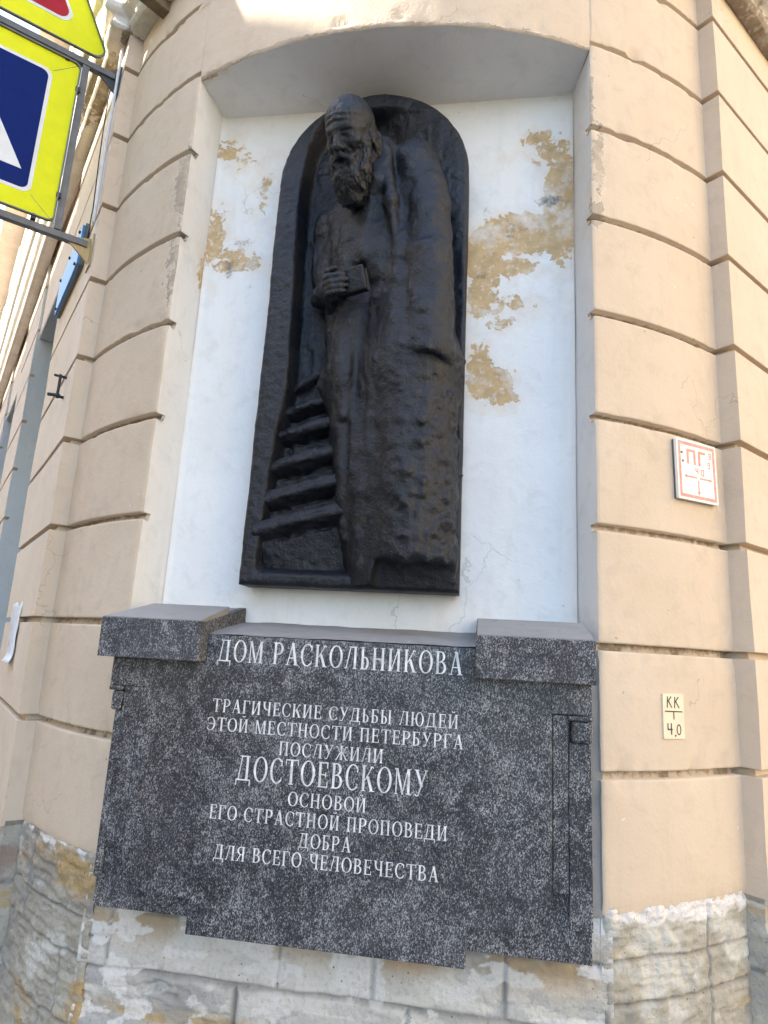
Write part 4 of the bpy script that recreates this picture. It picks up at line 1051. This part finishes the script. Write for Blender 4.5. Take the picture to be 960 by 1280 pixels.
# --- hand with five fingers round the book
bc = np.array(C(440, 352, .275))
bx = unit((.93, -.22, .12)); bz = unit(np.array([-.06, -.30, 1.0]) - bx * (bx @ np.array([-.06, -.30, 1.0]))); by = np.cross(bz, bx)
lo5, hi5 = (-.12, -.09, -.085), (.10, .09, .085); h5 = .004
Q = pts_grid(lo5, hi5, h5); E3 = np.eye(3)
d = rbox(Q, (.0, 0, 0), E3, (.066, .026, .050), .006)
d = smax(d, -rbox(Q, (.07, 0, 0), E3, (.012, .017, .046), .003), .004)                # leaves set back from the boards
d = d - .0015 * fbm(Q, 30, 3, 161)
Vv, Ff = surface_nets(d, lo5, h5); flip = np.dot(np.cross(bx, by), bz) < 0
mk('book', bc + Vv[:, :1] * bx + Vv[:, 1:2] * by + Vv[:, 2:3] * bz, Ff[:, ::-1] if flip else Ff, M['bronze'], rel, True)
sg = -1.0 if by[1] > 0 else 1.0                                                       # sign of 'towards the viewer' along by
lo6, hi6 = (-.20, -.12, -.12), (.06, .12, .10); Q = pts_grid(lo6, hi6, .0036)
q = Q.copy(); q[..., 1] *= sg                                                         # y now points to the viewer
d = ell(q, (-.092, .010, -.012), (.040, .034, .050))                                  # palm and back of the hand
d = smin(d, cone(q, (-.100, -.02, -.03), (-.130, -.10, -.06), .036, .042), .02)       # wrist
for (z, ln, r_) in ((.028, .052, .0125), (.006, .060, .0130), (-.016, .056, .0125), (-.036, .044, .0110)):
    k1 = (-.098, .040, z); k2 = (-.070, .056, z - .002); k3 = (-.070 + ln * .62, .046, z - .003); k4 = (-.070 + ln, .036, z - .003)
    f_ = cone(q, k1, k2, r_ * 1.12, r_ * 1.08); f_ = smin(f_, cone(q, k2, k3, r_ * 1.05, r_ * .95), .003); f_ = smin(f_, cone(q, k3, k4, r_ * .95, r_ * .82), .003)
    d = smin(d, f_, .0035)
f_ = cone(q, (-.100, .016, .028), (-.082, .034, .054), .016, .0145); f_ = smin(f_, cone(q, (-.082, .034, .054), (-.048, .038, .060), .0135, .011), .004)
d = smin(d, f_, .006)
d = d - .0022 * fbm(Q, 28, 3, 163)
Vv, Ff = surface_nets(d, lo6, .0036)
mk('hand', bc + Vv[:, :1] * bx + Vv[:, 1:2] * by + Vv[:, 2:3] * bz, Ff[:, ::-1] if flip else Ff, M['bronze'], rel, True)
# ------------------------------------------------------------------ small things on the walls
def drum_frame(th):
    n = np.array([math.sin(th), -math.cos(th), 0]); t = np.array([math.cos(th), math.sin(th), 0]); return n, t
class Face:
    """a flat face with its own right/up axes; draws solid marks a fraction of a millimetre proud"""
    def __init__(s, o, r, u, n): s.o, s.r, s.u, s.n = map(lambda v: np.asarray(v, float), (o, r, u, n))
    def p(s, x, y, h=0.): return s.o + s.r * x + s.u * y + s.n * h
    def poly(s, mb, pts, h0, h1, m=0): return mb.prism([s.p(x, y, h0) for x, y in pts], s.n * (h1 - h0), m)
    def stroke(s, mb, a, b, w, h0, h1, m=0):
        a = np.array(a, float); b = np.array(b, float); d = (b - a) / (np.linalg.norm(b - a) + 1e-9); q = np.array([-d[1], d[0]]) * w / 2; e = d * w * .35
        return s.poly(mb, [a - e - q, b + e - q, b + e + q, a - e + q], h0, h1, m)
    def ring(s, mb, outer, inner, h0, h1, m=0):
        n = len(outer)
        for i in range(n):
            j = (i + 1) % n; s.poly(mb, [outer[i], outer[j], inner[j], inner[i]], h0, h1, m)
def rrect(x0, y0, x1, y1, r, n=6):
    o = []
    for cx, cy, a in ((x1 - r, y1 - r, 0), (x0 + r, y1 - r, 90), (x0 + r, y0 + r, 180), (x1 - r, y0 + r, 270)):
        o += [(cx + r * math.cos(R(a + 90 * k / n)), cy + r * math.sin(R(a + 90 * k / n))) for k in range(n + 1)]
    return o
def rtri(A_, B_, C_, r, n=8):
    P = [np.array(A_, float), np.array(B_, float), np.array(C_, float)]; o = []
    for i in range(3):
        p, a, b = P[i], P[i - 1], P[(i + 1) % 3]
        da = (a - p) / np.linalg.norm(a - p); db = (b - p) / np.linalg.norm(b - p)
        bi = (da + db) / np.linalg.norm(da + db); half = math.acos(np.clip(da @ bi, -1, 1)); c = p + bi * r / math.sin(half); tl = r / math.tan(half)
        s0 = p + da * tl - c; s1 = p + db * tl - c
        a0 = math.atan2(s0[1], s0[0]); a1 = math.atan2(s1[1], s1[0]); dd = (a1 - a0 + math.pi) % (2 * math.pi) - math.pi
        o += [tuple(c + r * np.array([math.cos(a0 + dd * k / n), math.sin(a0 + dd * k / n)])) for k in range(n + 1)]
    return o
# hydrant sign
tA, tB = R(33.26), R(39.35)
pA = np.array([CX + (RAD + .022) * math.sin(tA), CY - (RAD + .022) * math.cos(tA), 2.228]); pB = np.array([CX + (RAD + .022) * math.sin(tB), CY - (RAD + .022) * math.cos(tB), 2.232])
wr = np.linalg.norm(pB - pA); r_ = (pB - pA) / wr; u_ = unit(np.array([0, 0, 1.]) - r_ * r_[2]); n_ = np.cross(r_, u_); n_ = -n_ if n_[1] > 0 else n_
hs_ = thing('hydrant_sign', 'small faded white and red hydrant sign with arrows on the right wall', 'sign', tuple(pA))
F_ = Face(pA, r_, u_, n_); H_ = .243
b_ = MB(); F_.poly(b_, rrect(0, 0, wr, H_, .004), -.012, 0); b_.build('board', M['pgwhite'], hs_)
b_ = MB(); F_.poly(b_, rrect(.002, .002, wr - .002, H_ - .002, .004), -.024, -.0125); b_.build('backing', M['steel'], hs_)
b_ = MB(); F_.ring(b_, rrect(.009, .009, wr - .009, H_ - .009, .006), rrect(.022, .022, wr - .022, H_ - .022, .004), .0, .0006); b_.build('border', M['pgred'], hs_)
b_ = MB(); f = lambda x, y: (x * wr, y * H_)
for a, c in (((.27, .62), (.27, .83)), ((.44, .62), (.44, .83)), ((.56, .62), (.56, .83))): F_.stroke(b_, f(*a), f(*c), .013, .0002, .0008)
F_.stroke(b_, f(.27, .83), f(.44, .83), .011, .0003, .0009); F_.stroke(b_, f(.56, .83), f(.70, .83), .011, .0003, .0009)
for a, c, w in (((.20, .39), (.46, .39), .0065), ((.56, .39), (.82, .39), .0065), ((.51, .34), (.51, .14), .0065)): F_.stroke(b_, f(*a), f(*c), w, .0002, .0008)
for P in (((.15, .39), (.22, .42), (.22, .36)), ((.87, .39), (.80, .36), (.80, .42)), ((.51, .10), (.47, .16), (.55, .16))): F_.poly(b_, [f(*p) for p in P], .0003, .001)
def digit(mb, F, ch, x, y, w, h, t, k0=.0002):
    S = {'4': [((0, 1), (0, .45)), ((0, .45), (1, .45)), ((.8, 1), (.8, 0))], '0': [((0, 0), (0, 1)), ((0, 1), (1, 1)), ((1, 1), (1, 0)), ((1, 0), (0, 0))],
         '8': [((0, 0), (0, 1)), ((0, 1), (1, 1)), ((1, 1), (1, 0)), ((1, 0), (0, 0)), ((0, .5), (1, .5))], '9': [((0, .5), (0, 1)), ((0, 1), (1, 1)), ((1, 1), (1, 0)), ((1, 0), (0, 0)), ((0, .5), (1, .5))],
         'K': [((0, 0), (.1, 1)), ((.05, .5), (.9, 1)), ((.3, .6), (1, 0))], ',': [((.2, .05), (.3, .12))]}
    for i, (a, b) in enumerate(S[ch]): F.stroke(mb, (x + a[0] * w, y + a[1] * h), (x + b[0] * w, y + b[1] * h), t, k0, k0 + .0005 + .00004 * i)
digit(b_, F_, '4', .46 * wr, .46 * H_, .014, .022, .0045); digit(b_, F_, '0', .60 * wr, .45 * H_, .013, .022, .0045)
digit(b_, F_, '8', .82 * wr, .76 * H_, .012, .022, .004); digit(b_, F_, '9', .78 * wr, .60 * H_, .011, .022, .004)
b_.build('red_markings', M['pgred'], hs_)
b_ = MB()
for x, y in ((.12, .77), (.14, .63)): b_.tube([F_.p(x * wr, y * H_, -.002), F_.p(x * wr, y * H_, .0025)], .005, 10)
b_.build('screw', M['steel'], hs_)
# cream patch with the marker mark
tA, tB = R(30.55), R(33.15)
pA = np.array([CX + (RAD + .0065) * math.sin(tA), CY - (RAD + .0065) * math.cos(tA), 1.345]); pB = np.array([CX + (RAD + .0065) * math.sin(tB), CY - (RAD + .0065) * math.cos(tB), 1.345])
wr = np.linalg.norm(pB - pA); r_ = (pB - pA) / wr; u_ = np.array([0, 0, 1.]); n_ = np.cross(r_, u_); n_ = -n_ if n_[1] > 0 else n_
kk = thing('paint_label', 'cream painted rectangle with hand drawn KK over 4,0 on the right wall', 'label', tuple(pA))
F_ = Face(pA, r_, u_, n_); H_ = .153
b_ = MB(); F_.poly(b_, rrect(0, 0, wr, H_, .0015), -.006, 0); b_.build('painted_patch', M['cream'], kk)
b_ = MB(); f = lambda x, y: (x * wr, y * H_)
digit(b_, F_, 'K', .20 * wr, .70 * H_, .021, .036, .0045); digit(b_, F_, 'K', .55 * wr, .69 * H_, .021, .036, .0045)
F_.stroke(b_, f(.10, .61), f(.90, .60), .0042, .0003, .0009); F_.stroke(b_, f(.50, .60), f(.50, .44), .0045, .0002, .0008)
digit(b_, F_, '4', .20 * wr, .10 * H_, .020, .036, .005); digit(b_, F_, ',', .50 * wr, .05 * H_, .02, .03, .006)
o_ = [(.72 * wr + .011 * math.cos(a), .20 * H_ + .019 * math.sin(a)) for a in np.linspace(0, 2 * math.pi, 18)[:-1]]; i_ = [(.72 * wr + .0068 * math.cos(a), .20 * H_ + .0145 * math.sin(a)) for a in np.linspace(0, 2 * math.pi, 18)[:-1]]
F_.ring(b_, o_, i_, .0002, .0008); b_.build('handwriting', M['pencil'], kk)
# torn paper on the left pilaster
zz = np.array([0, 0, 1.])
F_ = Face(fp('L', .50, .079, 1.43), Ld, zz, Ln)
b_ = MB(); V = []; Fc = []
nu_, nv_ = 8, 22
for i in range(nu_):
    for j in range(nv_):
        x = .24 * i / (nu_ - 1) ; y = .30 * j / (nv_ - 1); e = .012 * math.sin(9 * y * 7 + i) * (i in (0, nu_ - 1))
        curl = .02 * max(0, 1 - y / .05) ** 2 + .004 * math.sin(20 * x + 12 * y) + .012 * (i == nu_ - 1)
        V.append(F_.p(x + e, y + .015 * math.sin(5 * x * 8) * (j == nv_ - 1), curl))
for i in range(nu_ - 1):
    for j in range(nv_ - 1): Fc.append([i * nv_ + j, (i + 1) * nv_ + j, (i + 1) * nv_ + j + 1, i * nv_ + j + 1])
pn_ = mk('paper_notice', V, Fc, M['paper'], None, True); sm = pn_.modifiers.new('thick', 'SOLIDIFY'); sm.thickness = .0015
tag(pn_, 'torn white paper notice stuck on the edge of the left pilaster', 'notice')
# iron flag hook
hk = MB()
a = fp('L', .26, .075, 2.79); b = fp('L', .26, .075, 2.90)
hk.tube([a, a + Ln * .03], .008); hk.tube([b, b + Ln * .03], .008); hk.tube([a + Ln * .03 - zz * .01, b + Ln * .03 + zz * .01], .007)
hk.tube([a + Ln * .02 - Ld * .02, a + Ln * .075 + Ld * .0], .009); hk.tube([b + Ln * .02, b + Ln * .06], .007)
ho = hk.build('flag_hook', M['iron']); tag(ho, 'small black iron hook bracket on the left pilaster', 'hook')
# street plate with its bolts
pl_ = thing('street_plate', 'long blue enamel plate seen edge on below the traffic sign', 'sign', tuple(fp('L', .34, .075, 3.58)))
b_ = MB(); fbox(b_, 'L', .34, 1.10, .080, .112, 3.60, 3.84, 0, .004); b_.build('plate', M['plateblue'], pl_)
b_ = MB(); fbox(b_, 'L', .33, 1.11, .076, .0985, 3.59, 3.85, 0, .003); b_.build('casing', M['steel'], pl_)
for t, z in ((.40, 3.62), (1.04, 3.62), (.40, 3.82), (1.04, 3.82), (.72, 3.82)):
    b_ = MB(); b_.tube([fp('L', t, .11, z), fp('L', t, .121, z)], .009, 10); b_.build('bolt', M['iron'], pl_)
# white conduit on the pilaster
cd = MB(); pth = [fp('L', .10 + .012 * math.sin(z * 5), .089, z) for z in np.linspace(3.72, 4.83, 26)]
cd.tube(pth, .0085, 10); co_ = cd.build('conduit', M['pipe'], None, True); tag(co_, 'thin white conduit running up the edge of the left pilaster', 'pipe')
cw = MB(); pth = [fp('L', .30 + .02 * math.sin(z * 3), .082 + .012 * abs(math.sin(z * 2.4)), z) for z in np.linspace(3.72, 4.83, 40)]
cw.tube(pth, .0035, 6); cwo = cw.build('cable', M['black'], None, True); tag(cwo, 'thin black cable hanging beside the white conduit on the pilaster', 'cable')

# ------------------------------------------------------------------ traffic signs on brackets from the left pilaster
TS = .10
SF = Face(fp('L', TS, 0, 0), Ln, zz, -Ld)                     # x = distance out from the wall, y = height
ts = thing('pedestrian_crossing_sign', 'blue crossing sign with white triangle on a yellow green board', 'road sign', tuple(fp('L', TS, .075, 3.6)))
b_ = MB(); SF.poly(b_, rrect(.268, 3.635, 1.235, 4.602, .035), -.004, 0); b_.build('board', M['fluo'], ts)
b_ = MB(); SF.ring(b_, rrect(.269, 3.636, 1.234, 4.601, .034), rrect(.276, 3.643, 1.227, 4.594, .03), .0, .012); b_.build('rim', M['steel'], ts)
b_ = MB(); SF.poly(b_, rrect(.392, 3.745, 1.110, 4.490, .045), .0002, .0015); b_.build('white_outline', M['signwhite'], ts)
b_ = MB(); SF.poly(b_, rrect(.410, 3.763, 1.092, 4.472, .035), .0017, .0025); b_.build('blue_panel', M['signblue'], ts)
b_ = MB(); SF.poly(b_, [(.449, 3.862), (1.053, 3.862), (.751, 4.395)], .0027, .0035); b_.build('white_triangle', M['signwhite'], ts)
b_ = MB()
hd = [(.745 + .035 * math.cos(a), 4.215 + .038 * math.sin(a)) for a in np.linspace(0, 2 * math.pi, 17)[:-1]]; SF.poly(b_, hd, .0037, .0045)
SF.stroke(b_, (.75, 4.15), (.755, 4.04), .06, .0037, .0046); SF.stroke(b_, (.75, 4.03), (.80, 3.92), .032, .0037, .0047); SF.stroke(b_, (.755, 4.03), (.70, 3.92), .032, .0037, .0048)
SF.stroke(b_, (.75, 4.14), (.82, 4.06), .022, .0037, .0049); SF.stroke(b_, (.75, 4.14), (.68, 4.07), .022, .0037, .005); b_.build('walker', M['black'], ts)
def bar(mb, a, b, w=.034, d0=-.045, d1=-.008):
    a = np.array(a, float); b = np.array(b, float); d = (b - a) / np.linalg.norm(b - a); q = np.array([-d[1], d[0]]) * w / 2
    SF.poly(mb, [a - q, b - q, b + q, a + q], d0, d1)
for a, b in (((.10, 4.648), (1.28, 4.648)), ((.10, 3.597), (1.28, 3.597)), ((.247, 3.62), (.247, 4.625)), ((1.26, 3.62), (1.26, 4.625))):
    mb = MB(); bar(mb, a, b); mb.build('bracket_bar', M['steel'], ts)
for z, m in ((4.648, 'gusset'), (3.597, 'gusset_ochre')):
    mb = MB(); SF.poly(mb, [(.075, z + .045), (.075, z - .11), (.19, z - .012), (.19, z + .012)], -.032, -.020)
    SF.poly(mb, [(.0755, z + .055), (.083, z + .055), (.083, z - .13), (.0755, z - .13)], -.075, .022)
    mb.build('gusset', M[m], ts)
for x, y in ((.34, 4.603), (.70, 4.603), (.268, 4.45), (.268, 3.80), (.36, 3.634), (.75, 3.634)):
    mb = MB(); SF.poly(mb, rrect(x - .012, y - .014, x + .012, y + .014, .004), -.03, .006); mb.build('clip', M['iron'], ts)
for P in (((.269, 4.602), (.392, 4.49)), ((.269, 3.636), (.392, 3.745))):
    mb = MB(); SF.stroke(mb, P[0], P[1], .0022, .0003, .0009); mb.build('film_seam', M['steel'], ts)
t2 = thing('warning_sign', 'yellow green triangular board with red triangle above the blue sign', 'road sign', tuple(fp('L', TS, .6, 4.69)))
S0, SL = .135, 1.30
b_ = MB(); SF.poly(b_, rtri((S0, 4.69), (S0 + SL, 4.69), (S0 + SL / 2, 4.69 + SL * 1.02), .055), -.004, 0); b_.build('board', M['fluo'], t2)
o_ = rtri((S0, 4.69), (S0 + SL, 4.69), (S0 + SL / 2, 4.69 + SL * 1.02), .055); cc = np.array([S0 + SL / 2, 4.69 + SL * .34])
i_ = [tuple(cc + (np.array(p) - cc) * .985) for p in o_]
b_ = MB(); SF.ring(b_, o_, i_, .0002, .013); b_.build('rim', M['steel'], t2)
def tri_s(k, r): return rtri(*(tuple(cc + (np.array(p) - cc) * k) for p in ((S0, 4.69), (S0 + SL, 4.69), (S0 + SL / 2, 4.69 + SL * 1.02))), r)
for k, r, m, h0, nme in ((.715, .055, 'signwhite', .0004, 'white_edge'), (.675, .045, 'signred', .0020, 'red_triangle'), (.47, .02, 'signwhite', .0036, 'white_field')):
    b_ = MB(); SF.poly(b_, tri_s(k, r), h0, h0 + .0012); b_.build(nme, M[m], t2)
mb = MB(); bar(mb, (S0 + SL / 2, 4.665), (S0 + SL / 2, 5.7)); mb.build('post', M['steel'], t2)
